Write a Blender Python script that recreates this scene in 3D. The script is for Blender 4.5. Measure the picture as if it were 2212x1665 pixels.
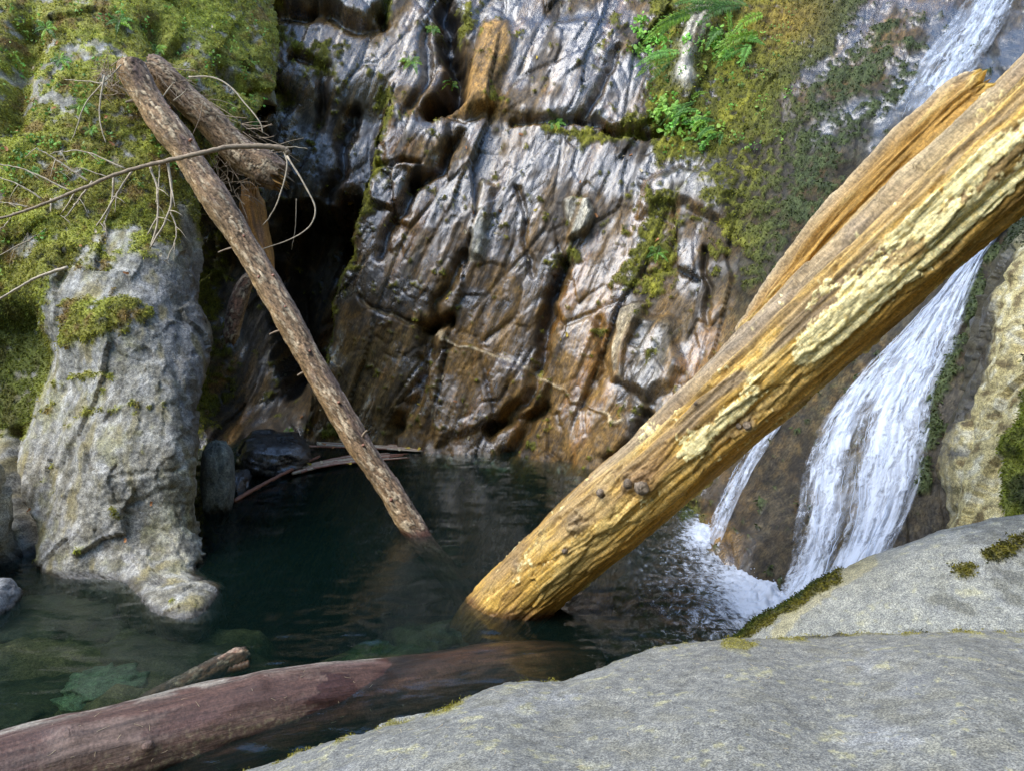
import bpy, math, random
import numpy as np
random.seed(7); RNG = np.random.default_rng(11)
for o in list(bpy.data.objects): bpy.data.objects.remove(o)
S = bpy.context.scene; C = S.collection
# ------------------------------------------------------------------ camera, sky, sun, exposure
CAMZ, PITCH, F = 2.8, math.radians(10), 1597.0     # pixel frame used below: 2212 x 1665
cam = bpy.data.cameras.new('camera'); cam.sensor_width = 36; cam.lens = 36*F/2212
cam.clip_start = .05; cam.clip_end = 500
co = bpy.data.objects.new('camera', cam); C.objects.link(co)
co.location = (0, 0, CAMZ); co.rotation_euler = (math.pi/2 - PITCH, 0, 0); S.camera = co
SUN_DIR = np.array([-.74, -.36, 1.05]); SUN_DIR /= np.linalg.norm(SUN_DIR)
w = bpy.data.worlds.new('World'); S.world = w; w.use_nodes = True
wn = w.node_tree; sky = wn.nodes.new('ShaderNodeTexSky'); sky.sky_type = 'NISHITA'; sky.sun_disc = False
sky.sun_elevation = math.asin(SUN_DIR[2]); sky.sun_rotation = math.atan2(SUN_DIR[0], SUN_DIR[1])
sky.air_density = 1.0; sky.dust_density = .1; sky.ozone_density = 1.0
wn.links.new(sky.outputs[0], wn.nodes['Background'].inputs[0]); wn.nodes['Background'].inputs[1].default_value = .15
sl = bpy.data.lights.new('sun', 'SUN'); sl.energy = 1.35; sl.angle = math.radians(45); sl.color = (1, .95, .87)
so = bpy.data.objects.new('sun', sl); C.objects.link(so); so.location = tuple(SUN_DIR*40)
from mathutils import Vector, Matrix
so.rotation_euler = Vector(SUN_DIR).to_track_quat('Z', 'Y').to_euler()
S.view_settings.view_transform = 'Standard'; S.view_settings.look = 'None'
S.view_settings.exposure = 1.92; S.view_settings.gamma = 1; S.view_settings.use_curve_mapping = False
S.cycles.max_bounces = 5; S.cycles.diffuse_bounces = 2; S.cycles.glossy_bounces = 2; S.cycles.transmission_bounces = 3; S.cycles.transparent_max_bounces = 12
S.cycles.caustics_reflective = False; S.cycles.caustics_refractive = False

# ------------------------------------------------------------------ numeric helpers
SN, CS = math.sin(PITCH), math.cos(PITCH)
def unproj(px, py, t):
    px, py, t = np.broadcast_arrays(np.asarray(px, float), np.asarray(py, float), np.asarray(t, float))
    cx = (px-1106)/F; cy = (832.5-py)/F
    return np.stack([cx*t, (CS+SN*cy)*t, CAMZ+(-SN+CS*cy)*t], -1)
def proj(P):
    P = np.asarray(P, float); d = P-np.array([0, 0, CAMZ])
    t = d[..., 1]*CS-d[..., 2]*SN; up = d[..., 1]*SN+d[..., 2]*CS
    return d[..., 0]/t*F+1106, 832.5-up/t*F, t
def t_water(px, py, z=0.):
    cy = (832.5-np.asarray(py, float))/F
    return (CAMZ-z)/(SN-CS*cy)
def on_water(px, py, z=0.): return unproj(px, py, t_water(px, py, z))
def ss(a, b, x):
    x = np.clip((x-a)/(b-a), 0, 1); return x*x*(3-2*x)
def hsh(i, j, k, s):
    with np.errstate(over='ignore'):
        h = (i.astype(np.int64)*374761393 + j.astype(np.int64)*668265263 + k.astype(np.int64)*2147483647 + s*974634777) & 0xffffffff
        h = ((h ^ (h >> 13))*1274126177) & 0xffffffff
        h = ((h ^ (h >> 16))*2246822519) & 0xffffffff
        h = h ^ (h >> 15)
    return h.astype(np.uint32)
def pn(P, seed=0):
    P = np.asarray(P, float); sh = P.shape[:-1]; P = P.reshape(-1, 3)
    I = np.floor(P).astype(np.int64); f = P-I; u = f*f*f*(f*(f*6-15)+10)
    out = 0
    for dx in (0, 1):
        wx = u[:, 0] if dx else 1-u[:, 0]
        for dy in (0, 1):
            wy = u[:, 1] if dy else 1-u[:, 1]
            for dz in (0, 1):
                wz = u[:, 2] if dz else 1-u[:, 2]
                h = hsh(I[:, 0]+dx, I[:, 1]+dy, I[:, 2]+dz, seed)
                gx = (h & 1023)/511.5-1; gy = ((h >> 10) & 1023)/511.5-1; gz = ((h >> 20) & 1023)/511.5-1
                out = out + wx*wy*wz*(gx*(f[:, 0]-dx)+gy*(f[:, 1]-dy)+gz*(f[:, 2]-dz))
    return (out*1.25).reshape(sh)
def fbm(P, o=4, seed=0, g=.5, l=2.03):
    P = np.asarray(P, float); a = 1.; r = 0; 
    for i in range(o): r = r+a*pn(P, seed+i*17); P = P*l; a *= g
    return r
def ridg(P, o=4, seed=0, g=.5):
    P = np.asarray(P, float); a = 1.; r = 0
    for i in range(o): r = r+a*(1-2*np.abs(pn(P, seed+i*13))); P = P*2.1; a *= g
    return r
def worley(P, seed=0):
    P = np.asarray(P, float); sh = P.shape[:-1]; P = P.reshape(-1, 3)
    I = np.floor(P).astype(np.int64); n = len(P)
    f1 = np.full(n, 9.); f2 = np.full(n, 9.); hid = np.zeros(n, np.uint32); vec = np.zeros((n, 3))
    for dx in (-1, 0, 1):
        for dy in (-1, 0, 1):
            for dz in (-1, 0, 1):
                h = hsh(I[:, 0]+dx, I[:, 1]+dy, I[:, 2]+dz, seed)
                v = np.stack([I[:, 0]+dx+(h & 1023)/1023., I[:, 1]+dy+((h >> 10) & 1023)/1023., I[:, 2]+dz+((h >> 20) & 1023)/1023.], -1)-P
                d = (v*v).sum(1); m = d < f1
                f2 = np.where(m, f1, np.minimum(f2, d)); f1 = np.where(m, d, f1); hid = np.where(m, h, hid); vec[m] = v[m]
    return np.sqrt(f1).reshape(sh), np.sqrt(f2).reshape(sh), hid.reshape(sh), vec.reshape(sh+(3,))
def facets(P, seed=0, tilt=1., off_=.6):
    f1, f2, h, v = worley(P, seed)
    h2 = hsh(h.astype(np.int64), h.astype(np.int64)*0+7, h.astype(np.int64)*0+3, seed+5)
    off = (h2 & 255)/127.5-1
    g = np.stack([((h2 >> 8) & 255)/127.5-1, ((h2 >> 16) & 255)/127.5-1, ((h2 >> 24) & 255)/127.5-1], -1)
    return off_*off+tilt*(g*v).sum(-1), f2-f1, h2
class TPS:
    def __init__(s, pts):
        a = np.array(pts, float); s.c = a[:, :2]/1000; n = len(a)
        K = s.k(s.c); Pm = np.c_[np.ones(n), s.c]
        A = np.zeros((n+3, n+3)); A[:n, :n] = K+np.eye(n)*1e-5; A[:n, n:] = Pm; A[n:, :n] = Pm.T
        s.w = np.linalg.solve(A, np.r_[a[:, 2], 0, 0, 0])
    def k(s, x):
        d = ((x[:, None]-s.c[None])**2).sum(-1); return .5*d*np.log(d+1e-12)
    def __call__(s, px, py):
        px, py = np.broadcast_arrays(np.asarray(px, float), np.asarray(py, float)); x = np.stack([px.ravel(), py.ravel()], -1)/1000
        out = np.empty(len(x))
        for i in range(0, len(x), 100000):
            q = x[i:i+100000]; out[i:i+100000] = s.k(q)@s.w[:-3]+s.w[-3]+q@s.w[-2:]
        return out.reshape(px.shape)
def pld(PX, PY, pts):
    best = np.full(np.shape(PX), 1e9); side = np.zeros(np.shape(PX))
    for (x0, y0), (x1, y1) in zip(pts[:-1], pts[1:]):
        dx, dy = x1-x0, y1-y0; L = dx*dx+dy*dy
        u = np.clip(((PX-x0)*dx+(PY-y0)*dy)/L, 0, 1)
        d = np.hypot(PX-x0-u*dx, PY-y0-u*dy); m = d < best
        best = np.where(m, d, best); side = np.where(m, np.sign((PX-x0)*dy-(PY-y0)*dx), side)
    return best, side
def pmask(PX, PY, pts, soft=15):
    ins = np.zeros(np.shape(PX), bool); n = len(pts)
    for i in range(n):
        x0, y0 = pts[i]; x1, y1 = pts[(i+1) % n]
        c = ((y0 > PY) != (y1 > PY)) & (PX < (x1-x0)*(PY-y0)/(y1-y0+1e-9)+x0); ins ^= c
    d, _ = pld(PX, PY, list(pts)+[pts[0]])
    return ss(-soft, soft, np.where(ins, d, -d))
def blob(PX, PY, cx, cy, rx, ry, a=0):
    a = math.radians(a); X = PX-cx; Y = PY-cy
    u = (X*math.cos(a)+Y*math.sin(a))/rx; v = (-X*math.sin(a)+Y*math.cos(a))/ry
    return np.exp(-(u*u+v*v))
def curve(pts, x):
    a = np.array(sorted(pts)); return np.interp(x, a[:, 0], a[:, 1])
def smooth_curve(pts, x, k=7, w=12):
    return sum(curve(pts, x+d) for d in np.linspace(-w, w, k))/k
def mixc(a, b, m): return a*(1-m[..., None])+np.asarray(b)*m[..., None]
def nrm(v): return v/np.maximum(np.linalg.norm(v, axis=-1, keepdims=True), 1e-9)

# ------------------------------------------------------------------ object helpers
def tag(o, label=None, cat=None, group=None, kind=None):
    if label: o['label'] = label
    if cat: o['category'] = cat
    if group: o['group'] = group
    if kind: o['kind'] = kind
    return o
def empty(name, loc):
    o = bpy.data.objects.new(name, None); C.objects.link(o); o.location = tuple(loc); o.empty_display_size = .1; return o
def mesh_np(V, Q, attrs=None, smooth=True, T=None):
    me = bpy.data.meshes.new('mesh'); V = np.ascontiguousarray(V, np.float32).reshape(-1, 3)
    nq = 0 if Q is None else len(Q); nt = 0 if T is None else len(T)
    me.vertices.add(len(V)); me.vertices.foreach_set('co', V.ravel())
    li = np.concatenate([np.asarray(Q, np.int32).ravel() if nq else np.zeros(0, np.int32), np.asarray(T, np.int32).ravel() if nt else np.zeros(0, np.int32)])
    me.loops.add(len(li)); me.loops.foreach_set('vertex_index', li)
    me.polygons.add(nq+nt)
    st = np.r_[np.arange(nq)*4, nq*4+np.arange(nt)*3].astype(np.int32)
    me.polygons.foreach_set('loop_start', st)
    me.polygons.foreach_set('use_smooth', np.full(nq+nt, smooth))
    for k, a in (attrs or {}).items():
        a = np.asarray(a, np.float32)
        if a.shape[-1] == 3 and a.size == len(V)*3:
            c = np.ones((len(V), 4), np.float32); c[:, :3] = a.reshape(-1, 3)
            me.attributes.new(k, 'FLOAT_COLOR', 'POINT').data.foreach_set('color', c.ravel())
        else:
            me.attributes.new(k, 'FLOAT', 'POINT').data.foreach_set('value', a.ravel())
    me.update(); me.validate(); return me
def obj(name, me, mat, parent=None, loc=None):
    """mesh coordinates are world coordinates; a parent Empty keeps an unrotated frame"""
    o = bpy.data.objects.new(name, me); C.objects.link(o); me.materials.append(mat)
    if parent is not None:
        o.parent = parent; o.location = tuple(-Vector(wloc(parent)))
    return o
def wloc(o):
    v = Vector(o.location)
    while o.parent: o = o.parent; v = v+Vector(o.location)
    return v
def gridq(nv, nu, wrap=False):
    i = np.arange(nv*nu).reshape(nv, nu)
    if wrap: i = np.c_[i, i[:, :1]]
    return np.stack([i[:-1, :-1], i[:-1, 1:], i[1:, 1:], i[1:, :-1]], -1).reshape(-1, 4)
def gnormals(P):
    du = np.gradient(P, axis=1); dv = np.gradient(P, axis=0); n = nrm(np.cross(du, dv))
    tocam = np.array([0, 0, CAMZ])-P
    return n*np.sign((n*tocam).sum(-1, keepdims=True)+1e-12)
def gsmooth_n(P, k):
    """normals of a smoothed copy, so that displacement does not fold"""
    Q = P.copy()
    for ax in (0, 1):
        for _ in range(k):
            Q = (np.roll(Q, 1, ax)+Q*2+np.roll(Q, -1, ax))/4
            sl0 = [slice(None)]*3; sl0[ax] = 0; sl1 = [slice(None)]*3; sl1[ax] = -1
            Q[tuple(sl0)] = P[tuple(sl0)]; Q[tuple(sl1)] = P[tuple(sl1)]
    return gnormals(Q)

# ------------------------------------------------------------------ materials
def mat(name):
    m = bpy.data.materials.new(name); m.use_nodes = True; nt = m.node_tree
    return m, nt, nt.nodes['Principled BSDF'], nt.nodes['Material Output']
def N(nt, t, **k):
    n = nt.nodes.new('ShaderNode'+t)
    for a, b in k.items():
        if a in n.bl_rna.properties: setattr(n, a, b)
    return n
def mathn(nt, op, a, b=None, clamp=False):
    n = N(nt, 'Math', operation=op); n.use_clamp = clamp
    for i, v in enumerate((a, b)):
        if v is None: continue
        if isinstance(v, (int, float)): n.inputs[i].default_value = v
        else: nt.links.new(v, n.inputs[i])
    return n.outputs[0]
def attr(nt, name):
    n = N(nt, 'Attribute'); n.attribute_name = name; return n
def noise(nt, vec, scale, detail=4, rough=.6, stretch=None):
    n = N(nt, 'TexNoise'); n.inputs['Scale'].default_value = scale; n.inputs['Detail'].default_value = detail; n.inputs['Roughness'].default_value = rough
    if stretch is not None:
        m = N(nt, 'Mapping'); m.vector_type = 'TEXTURE'; m.inputs['Scale'].default_value = tuple(1/q for q in stretch[0]); m.inputs['Rotation'].default_value = stretch[1]
        nt.links.new(vec, m.inputs[0]); vec = m.outputs[0]
    nt.links.new(vec, n.inputs['Vector']); return n
def ramp(nt, fac, stops):
    r = N(nt, 'ValToRGB'); e = r.color_ramp.elements
    while len(e) < len(stops): e.new(.5)
    for q, (p, c) in zip(e, stops):
        q.position = p; q.color = (*c, 1) if len(c) == 3 else c
    nt.links.new(fac, r.inputs[0]); return r.outputs[0]
def mixrgb(nt, typ, fac, a, b):
    m = N(nt, 'Mix'); m.data_type = 'RGBA'; m.blend_type = typ
    for i, v in ((0, fac), (6, a), (7, b)):
        if isinstance(v, (int, float)): m.inputs[i].default_value = v
        elif isinstance(v, tuple): m.inputs[i].default_value = (*v, 1)
        else: nt.links.new(v, m.inputs[i])
    return m.outputs[2]
def bump(nt, h, strength, dist, normal=None):
    b = N(nt, 'Bump'); b.inputs['Strength'].default_value = strength; b.inputs['Distance'].default_value = dist
    nt.links.new(h, b.inputs['Height'])
    if normal is not None: nt.links.new(normal, b.inputs['Normal'])
    return b.outputs[0]
def rock_mat(name, fine=60, grain=.5, dry=.75, wetr=.16, spec=.5, b1=.02, b2=.008, stretch=((1, 1, 1), (0, 0, 0)), speck=0., coat=0, mid=1., spk=3.2):
    m, nt, p, out = mat(name); L = nt.links
    tc = N(nt, 'TexCoord').outputs['Object']
    col = attr(nt, 'Col').outputs['Color']; wet = attr(nt, 'wet').outputs['Fac']; moss = attr(nt, 'moss').outputs['Fac']
    n1 = noise(nt, tc, fine, 5, .7, stretch); n2 = noise(nt, tc, fine*.22, 5, .65, stretch); n3 = noise(nt, tc, fine*spk, 3, .7)
    g = ramp(nt, n1.outputs[0], [(.36, (1-grain,)*3), (.64, (1+grain,)*3)])
    c = mixrgb(nt, 'MULTIPLY', 1., col, g)
    g2 = ramp(nt, n2.outputs[0], [(.36, (1-.4*mid, 1-.4*mid, 1-.38*mid)), (.64, (1+.42*mid, 1+.38*mid, 1+.28*mid))])
    c = mixrgb(nt, 'MULTIPLY', 1., c, g2)
    if speck:
        sp = ramp(nt, n3.outputs[0], [(.40, (1-speck,)*3), (.5, (1, 1, 1)), (.60, (1+speck*1.3, 1+speck*1.25, 1+speck*1.))])
        c = mixrgb(nt, 'MULTIPLY', 1., c, sp)
    L.new(c, p.inputs['Base Color'])
    r = N(nt, 'MapRange'); L.new(wet, r.inputs[0]); r.inputs[3].default_value = dry; r.inputs[4].default_value = wetr
    rr = mathn(nt, 'ADD', r.outputs[0], mathn(nt, 'MULTIPLY', mathn(nt, 'SUBTRACT', n2.outputs[0], .5), .35), True)
    L.new(rr, p.inputs['Roughness'])
    sp = N(nt, 'MapRange'); L.new(wet, sp.inputs[0]); sp.inputs[3].default_value = .25; sp.inputs[4].default_value = spec
    L.new(sp.outputs[0], p.inputs['Specular IOR Level'])
    b = bump(nt, n2.outputs[0], .8, b1); b = bump(nt, n1.outputs[0], .8, b2, b)
    if coat:
        L.new(mathn(nt, 'MULTIPLY', wet, coat), p.inputs['Coat Weight']); p.inputs['Coat Roughness'].default_value = .14; p.inputs['Coat IOR'].default_value = 1.65
        cb_ = bump(nt, n2.outputs[0], .6, b1*.5); L.new(bump(nt, n1.outputs[0], .5, b2*.5, cb_), p.inputs['Coat Normal'])
    mb = mathn(nt, 'MULTIPLY', n3.outputs[0], mathn(nt, 'ADD', moss, .12)); b = bump(nt, mb, .8, .01, b)
    L.new(b, p.inputs['Normal']); return m
FOLROT = (0, math.radians(24), 0)
M = {}
M['cliff'] = rock_mat('wet_cliff_rock', 30, .6, .8, .14, .9, .028, .014, ((2.6, 1.5, .6), FOLROT), coat=.75)
M['outcrop'] = rock_mat('dry_outcrop_rock', 42, .4, .85, .25, .6, .022, .011, speck=.4, mid=.7)
M['boulder'] = rock_mat('granite_boulder', 75, .3, .8, .3, .5, .008, .006, speck=.42, mid=.6, spk=1.9)
def wood_mat(name, rough=.7, fine=70, grain=.4, st=(14, 14, 1.), b=.006, spec=.3):
    m, nt, p, out = mat(name); L = nt.links
    uv = N(nt, 'CombineXYZ')
    for i, k in enumerate(('cu', 'cv', 'su')): L.new(attr(nt, k).outputs['Fac'], uv.inputs[i])
    col = attr(nt, 'Col').outputs['Color']; wet = attr(nt, 'wet').outputs['Fac']
    n1 = noise(nt, uv.outputs[0], 3.0, 6, .75, (st, (0, 0, 0))); n2 = noise(nt, uv.outputs[0], fine, 4, .7)
    g = ramp(nt, n1.outputs[0], [(.38, (1-grain,)*3), (.62, (1+grain,)*3)])
    c = mixrgb(nt, 'MULTIPLY', 1., col, g)
    g2 = ramp(nt, n2.outputs[0], [(.38, (.68,)*3), (.62, (1.28,)*3)]); c = mixrgb(nt, 'MULTIPLY', 1., c, g2)
    L.new(c, p.inputs['Base Color'])
    r = N(nt, 'MapRange'); L.new(wet, r.inputs[0]); r.inputs[3].default_value = rough; r.inputs[4].default_value = .22
    L.new(r.outputs[0], p.inputs['Roughness']); p.inputs['Specular IOR Level'].default_value = spec
    bb = bump(nt, n1.outputs[0], .8, b*2); bb = bump(nt, n2.outputs[0], .6, b, bb); L.new(bb, p.inputs['Normal']); return m
M['wood'] = wood_mat('weathered_golden_wood')
M['bark'] = wood_mat('conifer_bark', .85, 50, .5, (6, 6, 1.6), .012)
M['wetlog'] = wood_mat('grey_water_log', .6, 60, .35, (10, 10, .8), .005, .4)
def plain(name, col, rough=.7, var=.3, scale=40, spec=.3, trans=0):
    m, nt, p, out = mat(name); tc = N(nt, 'TexCoord').outputs['Object']
    n = noise(nt, tc, scale, 4); g = ramp(nt, n.outputs[0], [(.3, tuple(c*(1-var) for c in col)), (.7, tuple(min(1, c*(1+var)) for c in col))])
    nt.links.new(g, p.inputs['Base Color']); p.inputs['Roughness'].default_value = rough; p.inputs['Specular IOR Level'].default_value = spec
    if trans:
        tr = N(nt, 'BsdfTranslucent'); nt.links.new(g, tr.inputs[0]); mx = N(nt, 'MixShader'); mx.inputs[0].default_value = trans
        nt.links.new(p.outputs[0], mx.inputs[1]); nt.links.new(tr.outputs[0], mx.inputs[2]); nt.links.new(mx.outputs[0], out.inputs[0])
    return m
def attr_mat(name, rough=.8, trans=.25, spec=.2):
    m, nt, p, out = mat(name); c = attr(nt, 'Col').outputs['Color']; nt.links.new(c, p.inputs['Base Color'])
    p.inputs['Roughness'].default_value = rough; p.inputs['Specular IOR Level'].default_value = spec
    tr = N(nt, 'BsdfTranslucent'); nt.links.new(c, tr.inputs[0]); mx = N(nt, 'MixShader'); mx.inputs[0].default_value = trans
    nt.links.new(p.outputs[0], mx.inputs[1]); nt.links.new(tr.outputs[0], mx.inputs[2]); nt.links.new(mx.outputs[0], out.inputs[0]); return m
M['moss'] = attr_mat('moss_fibres', .95, .35, .05)
M['leaf'] = attr_mat('fern_leaf', .5, .35, .4)
M['twig'] = plain('dry_twig', (.3, .22, .14), .8, .35, 30)
M['twig_pale'] = plain('pale_dry_twig', (.46, .37, .25), .8, .3, 30)
M['twig_red'] = plain('red_brown_wet_wood', (.26, .11, .06), .45, .4, 40, .5)
M['splinter'] = plain('orange_splintered_wood', (.34, .17, .04), .6, .45, 25)
M['leaf_yellow'] = plain('yellow_dead_leaf', (.62, .44, .06), .6, .2, 60, .3, .2)
M['leaf_brown'] = plain('orange_brown_dead_leaf', (.42, .18, .06), .6, .3, 60, .3, .2)
M['leaf_pale'] = plain('pale_dead_leaf', (.62, .5, .3), .6, .2, 60, .3, .2)
M['bank'] = plain('dark_sky_block_bank', (.035, .045, .015), .9, .5, 1.5)
def rebase(o):
    n = len(o.data.vertices); a = np.empty(n*3, np.float32); o.data.vertices.foreach_get('co', a); a = a.reshape(-1, 3)
    c = np.array([(a[:, 0].min()+a[:, 0].max())/2, (a[:, 1].min()+a[:, 1].max())/2, a[:, 2].min()])
    o.data.transform(Matrix.Translation(-Vector(c.tolist()))); o.location = c.tolist(); return o
SCATTER = []      # (positions, normals, moss weight, colour) for moss fibres
# ------------------------------------------------------------------ back cliff (one sheet round the pool)
cliffT = TPS([(-300,-300,12.5),(-300,600,12),(200,-300,12.5),(300,600,11.6),(300,1000,10.6),(600,-300,12.6),(600,0,11.5),(600,300,11.1),(600,600,11.3),(600,900,11.2),
 (650,945,11.3),(900,975,10.75),(1100,985,10.5),(1280,1015,9.85),(1420,1050,9.05),(1500,1085,8.45),(1545,1195,7.05),(1610,1250,6.55),(1690,1295,6.15),(1900,1400,5.6),(2300,1400,5.5),(2560,1300,5.5),
 (900,600,10.95),(1100,600,10.8),(1300,600,10.5),(1450,600,10.0),(1550,700,9.5),(1700,700,8.7),(1900,700,7.8),(2100,650,7.2),(2400,600,7.0),
 (1650,1000,7.7),(1800,1000,7.0),(2000,950,6.6),(1600,900,8.5),(900,300,11.3),(1200,300,11.1),(1450,300,10.75),(1700,300,10.1),(1900,300,9.4),(2100,300,8.8),(2400,300,8.2),
 (850,0,11.9),(1200,0,11.8),(1500,0,11.6),(1800,0,11.0),(2100,0,10.1),(2400,0,9.4),(850,-300,13),(1200,-300,13),(1800,-300,12.4),(2400,-300,10.8),
 (1100,1200,9.95),(650,1150,10.8),(900,1200,10.2),(1300,1200,9.2),(1450,1200,8.2),(0,1200,10.5),(1520,1320,6.9),(1650,1400,6.1)])
STEP = 3.2
px = np.arange(-340, 2570, STEP); py = np.arange(-360, 1330, STEP)
PX, PY = np.meshgrid(px, py)
T0 = cliffT(PX, PY)
wob = unproj(PX, PY, 10.)
wx = fbm(wob*2.2, 3, 71)*16; wy = fbm(wob*2.2, 3, 91)*16
X, Y = PX+wx, PY+wy
d = np.zeros_like(T0)                                  # metres towards the viewer
ridge = [(905,-60),(850,210),(822,300),(800,400),(762,520),(712,650),(690,780),(660,960)]
dr, sr = pld(X, Y, ridge)
left = np.where(sr > 0, -dr, dr)                       # <0 left of the ridge
sidepos = np.where(PX > np.interp(PY, [p[1] for p in ridge], [p[0] for p in ridge]), dr, -dr)
inridge = ss(150, 260, PY)*ss(960, 860, PY)
d += inridge*(.55*ss(-16, 4, sidepos)-.35)*ss(-330, -150, sidepos)*ss(420, 60, sidepos)
d -= 1.4*pmask(X, Y, [(600,470),(690,455),(745,500),(712,600),(690,700),(668,800),(630,850),(590,760),(570,600)], 34)
d -= .7*np.exp(-(pld(X, Y, [(748,440),(722,560),(690,680),(670,790)])[0]/26)**2)
d -= .5*pmask(X, Y, [(420,560),(560,520),(640,800),(620,930),(520,960),(430,860)], 40)
for pts, wd, dep in ([[(968,-60),(962,60),(990,150),(975,215),(930,250)], 20, .75], [[(935,245),(1000,262),(1060,250)], 9, .15],
    [[(1105,268),(1180,259),(1260,266),(1315,288)], 6, .16], [[(1315,288),(1390,300),(1440,285)], 9, .25],
    [[(570,25),(640,30),(715,28),(760,62),(800,64),(832,30)], 13, .18], [[(830,60),(835,-60)], 10, .3],
    [[(930,700),(928,770),(905,840),(860,925)], 16, .3], [[(925,705),(975,700)], 9, .35], [[(1330,100),(1290,200),(1255,262)], 8, .18],
    [[(1225,575),(1185,650),(1170,800),(1140,860),(1060,935)], 13, .28], [[(1170,880),(1110,960),(1090,985)], 14, .3], [[(1050,925),(1110,915),(1150,890)], 9, .16],
    [[(1120,410),(1135,520),(1160,600)], 6, .1], [[(1522,545),(1528,640),(1530,700)], 7, .14], [[(900,410),(870,470),(820,560)], 11, .2],
    [[(985,300),(950,380),(900,410)], 11, .25], [[(820,360),(900,365)], 6, .15], [[(780,640),(870,690),(930,705)], 6, .12],
    [[(1390,900),(1360,960),(1310,1000)], 12, .25], [[(700,640),(735,600),(830,390)], 8, .0], [[(620,210),(590,190),(560,230)], 14, .3],
    [[(640,120),(700,150),(690,260)], 12, .2], [[(760,230),(735,330),(700,420)], 12, .25], [[(880,250),(925,160),(920,60)], 12, .2],
    [[(1000,560),(960,640),(935,690)], 10, .18], [[(870,930),(850,960)], 10, .2], [[(1290,690),(1300,800),(1260,870)], 10, .12]):
    if dep: d -= dep*np.exp(-(pld(X, Y, pts)[0]/wd)**2)
d += .11*pmask(X, Y, [(1040,70),(1180,40),(1330,60),(1400,170),(1390,285),(1310,275),(1250,250),(1120,255),(1000,235)], 16)
d += .12*pmask(X, Y, [(1090,30),(1110,90),(1060,250),(995,240),(1010,150),(1050,50)], 10)
d += .25*pmask(X, Y, [(600,-80),(830,-80),(826,20),(790,52),(720,16),(600,16)], 12)
d += .22*pmask(X, Y, [(1225,440),(1275,425),(1280,470),(1260,510),(1225,515)], 8)
d += .14*pmask(X, Y, [(1040,395),(1065,410),(1040,560),(1010,560)], 8)
d += .2*pmask(X, Y, [(1340,672),(1385,660),(1385,700),(1350,820),(1325,810),(1325,730)], 8)
d += .2*pmask(X, Y, [(1370,680),(1460,700),(1480,800),(1400,860),(1350,820)], 14)
d += .15*pmask(X, Y, [(1390,390),(1470,365),(1540,380),(1590,420),(1560,470),(1420,440),(1380,470)], 12)
d += .3*blob(X, Y, 1490, 110, 28, 90, 25)+.2*blob(X, Y, 1480, 190, 22, 30)
d += .12*pmask(X, Y, [(820,365),(905,370),(900,410),(850,460),(805,440)], 8)
d += .10*pmask(X, Y, [(860,235),(960,250),(960,330),(900,390),(830,360)], 10)
d += .12*pmask(X, Y, [(940,705),(1190,830),(1170,870),(1050,920),(950,960),(930,800)], 10)
quartz = pld(X+wx*.5, Y+wy*.5, [(770,632),(860,685),(940,705),(1010,745),(1100,775),(1200,835),(1300,885),(1345,915)])[0]
d += .035*np.exp(-(quartz/4)**2)
falls_zone = ss(1560, 1680, PX+(PY-700)*.35)
rough = np.clip(1-.72*ss(1480, 1600, PX-(PY-300)*.05)*ss(-100, 250, PY+(PX-1500)*.15), .24, 1)*(1-.2*ss(950, 700, PX))
B = unproj(PX, PY, T0)
def fol(P):
    a = P[..., 0]*.4+P[..., 2]*.916; b = P[..., 0]*.916-P[..., 2]*.4
    return a, b, P[..., 1]
a, b, c = fol(B); wq = fbm(B*.7, 2, 5)*.12; a2, b2 = a+wq, b+wq*.6
G = lambda fa, fb, fc: np.stack([a2*fa, b2*fb, c*fc], -1)
f_big, e_big, id_big = facets(G(.38, 1.3, .4), 3, 1.4, .4)
f_mid, e_mid, id_mid = facets(G(1.1, 3.6, 1), 9, 1.3, .25)
f_sm, e_sm, id_sm = facets(G(3.2, 12, 3), 21)
dis = .10*f_big+.026*f_mid+.011*f_sm
dis += .006*ridg(G(.3, 2.4, .6), 2, 31)+.010*ridg(G(.7, 9., 1), 3, 41)+.006*fbm(B*9, 3, 55)
dis -= .05*np.exp(-(e_big/.03)**2)*ss(-.3, .2, fbm(B*1.1, 2, 57))+.014*np.exp(-(e_mid/.045)**2)
slope_soft = .06*fbm(B*1.6, 4, 61)+.018*fbm(B*7, 3, 63)
disp = dis*rough+slope_soft*(1-rough)+d
P = unproj(PX, PY, T0)
nb = gsmooth_n(P, 4)
view = nrm(np.array([0, 0, CAMZ])-P)
P = P+nrm(nb*.6+view*.4)*disp[..., None]
CLIFF_T = T0-disp*.9
# colours (linear albedo), painted darkest in the crevice and gully
n_lo = fbm(B*1.3, 4, 101); n_md = fbm(G(2.2, 6, 2), 4, 111); n_hi = fbm(G(6, 18, 5), 3, 121)
col = np.ones(B.shape)*np.array([.145, .09, .028])
col = mixc(col, (.085, .072, .055), ss(-.05, .4, n_lo+n_md*.5))
col = mixc(col, (.21, .14, .05), ss(.15, .6, n_md-n_lo*.3))
col = mixc(col, (.055, .04, .018), ss(.1, .5, -n_md-n_hi*.3))
h01 = (id_mid & 255)/255.
col *= (.75+.5*h01)[..., None]
def cmix(m, cc, k=1.):
    global col; col = mixc(col, cc, np.clip(m*k*(.85+.5*n_hi), 0, 1))
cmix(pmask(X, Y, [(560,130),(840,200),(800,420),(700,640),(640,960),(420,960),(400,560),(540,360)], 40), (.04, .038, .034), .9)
cmix(pmask(X, Y, [(570,130),(640,170),(700,300),(640,330),(600,240)], 20), (.12, .125, .13), .6)
cmix(pmask(X, Y, [(600,-80),(830,-80),(826,20),(790,52),(720,16),(600,16)], 10), (.10, .105, .11), .9)
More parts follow.
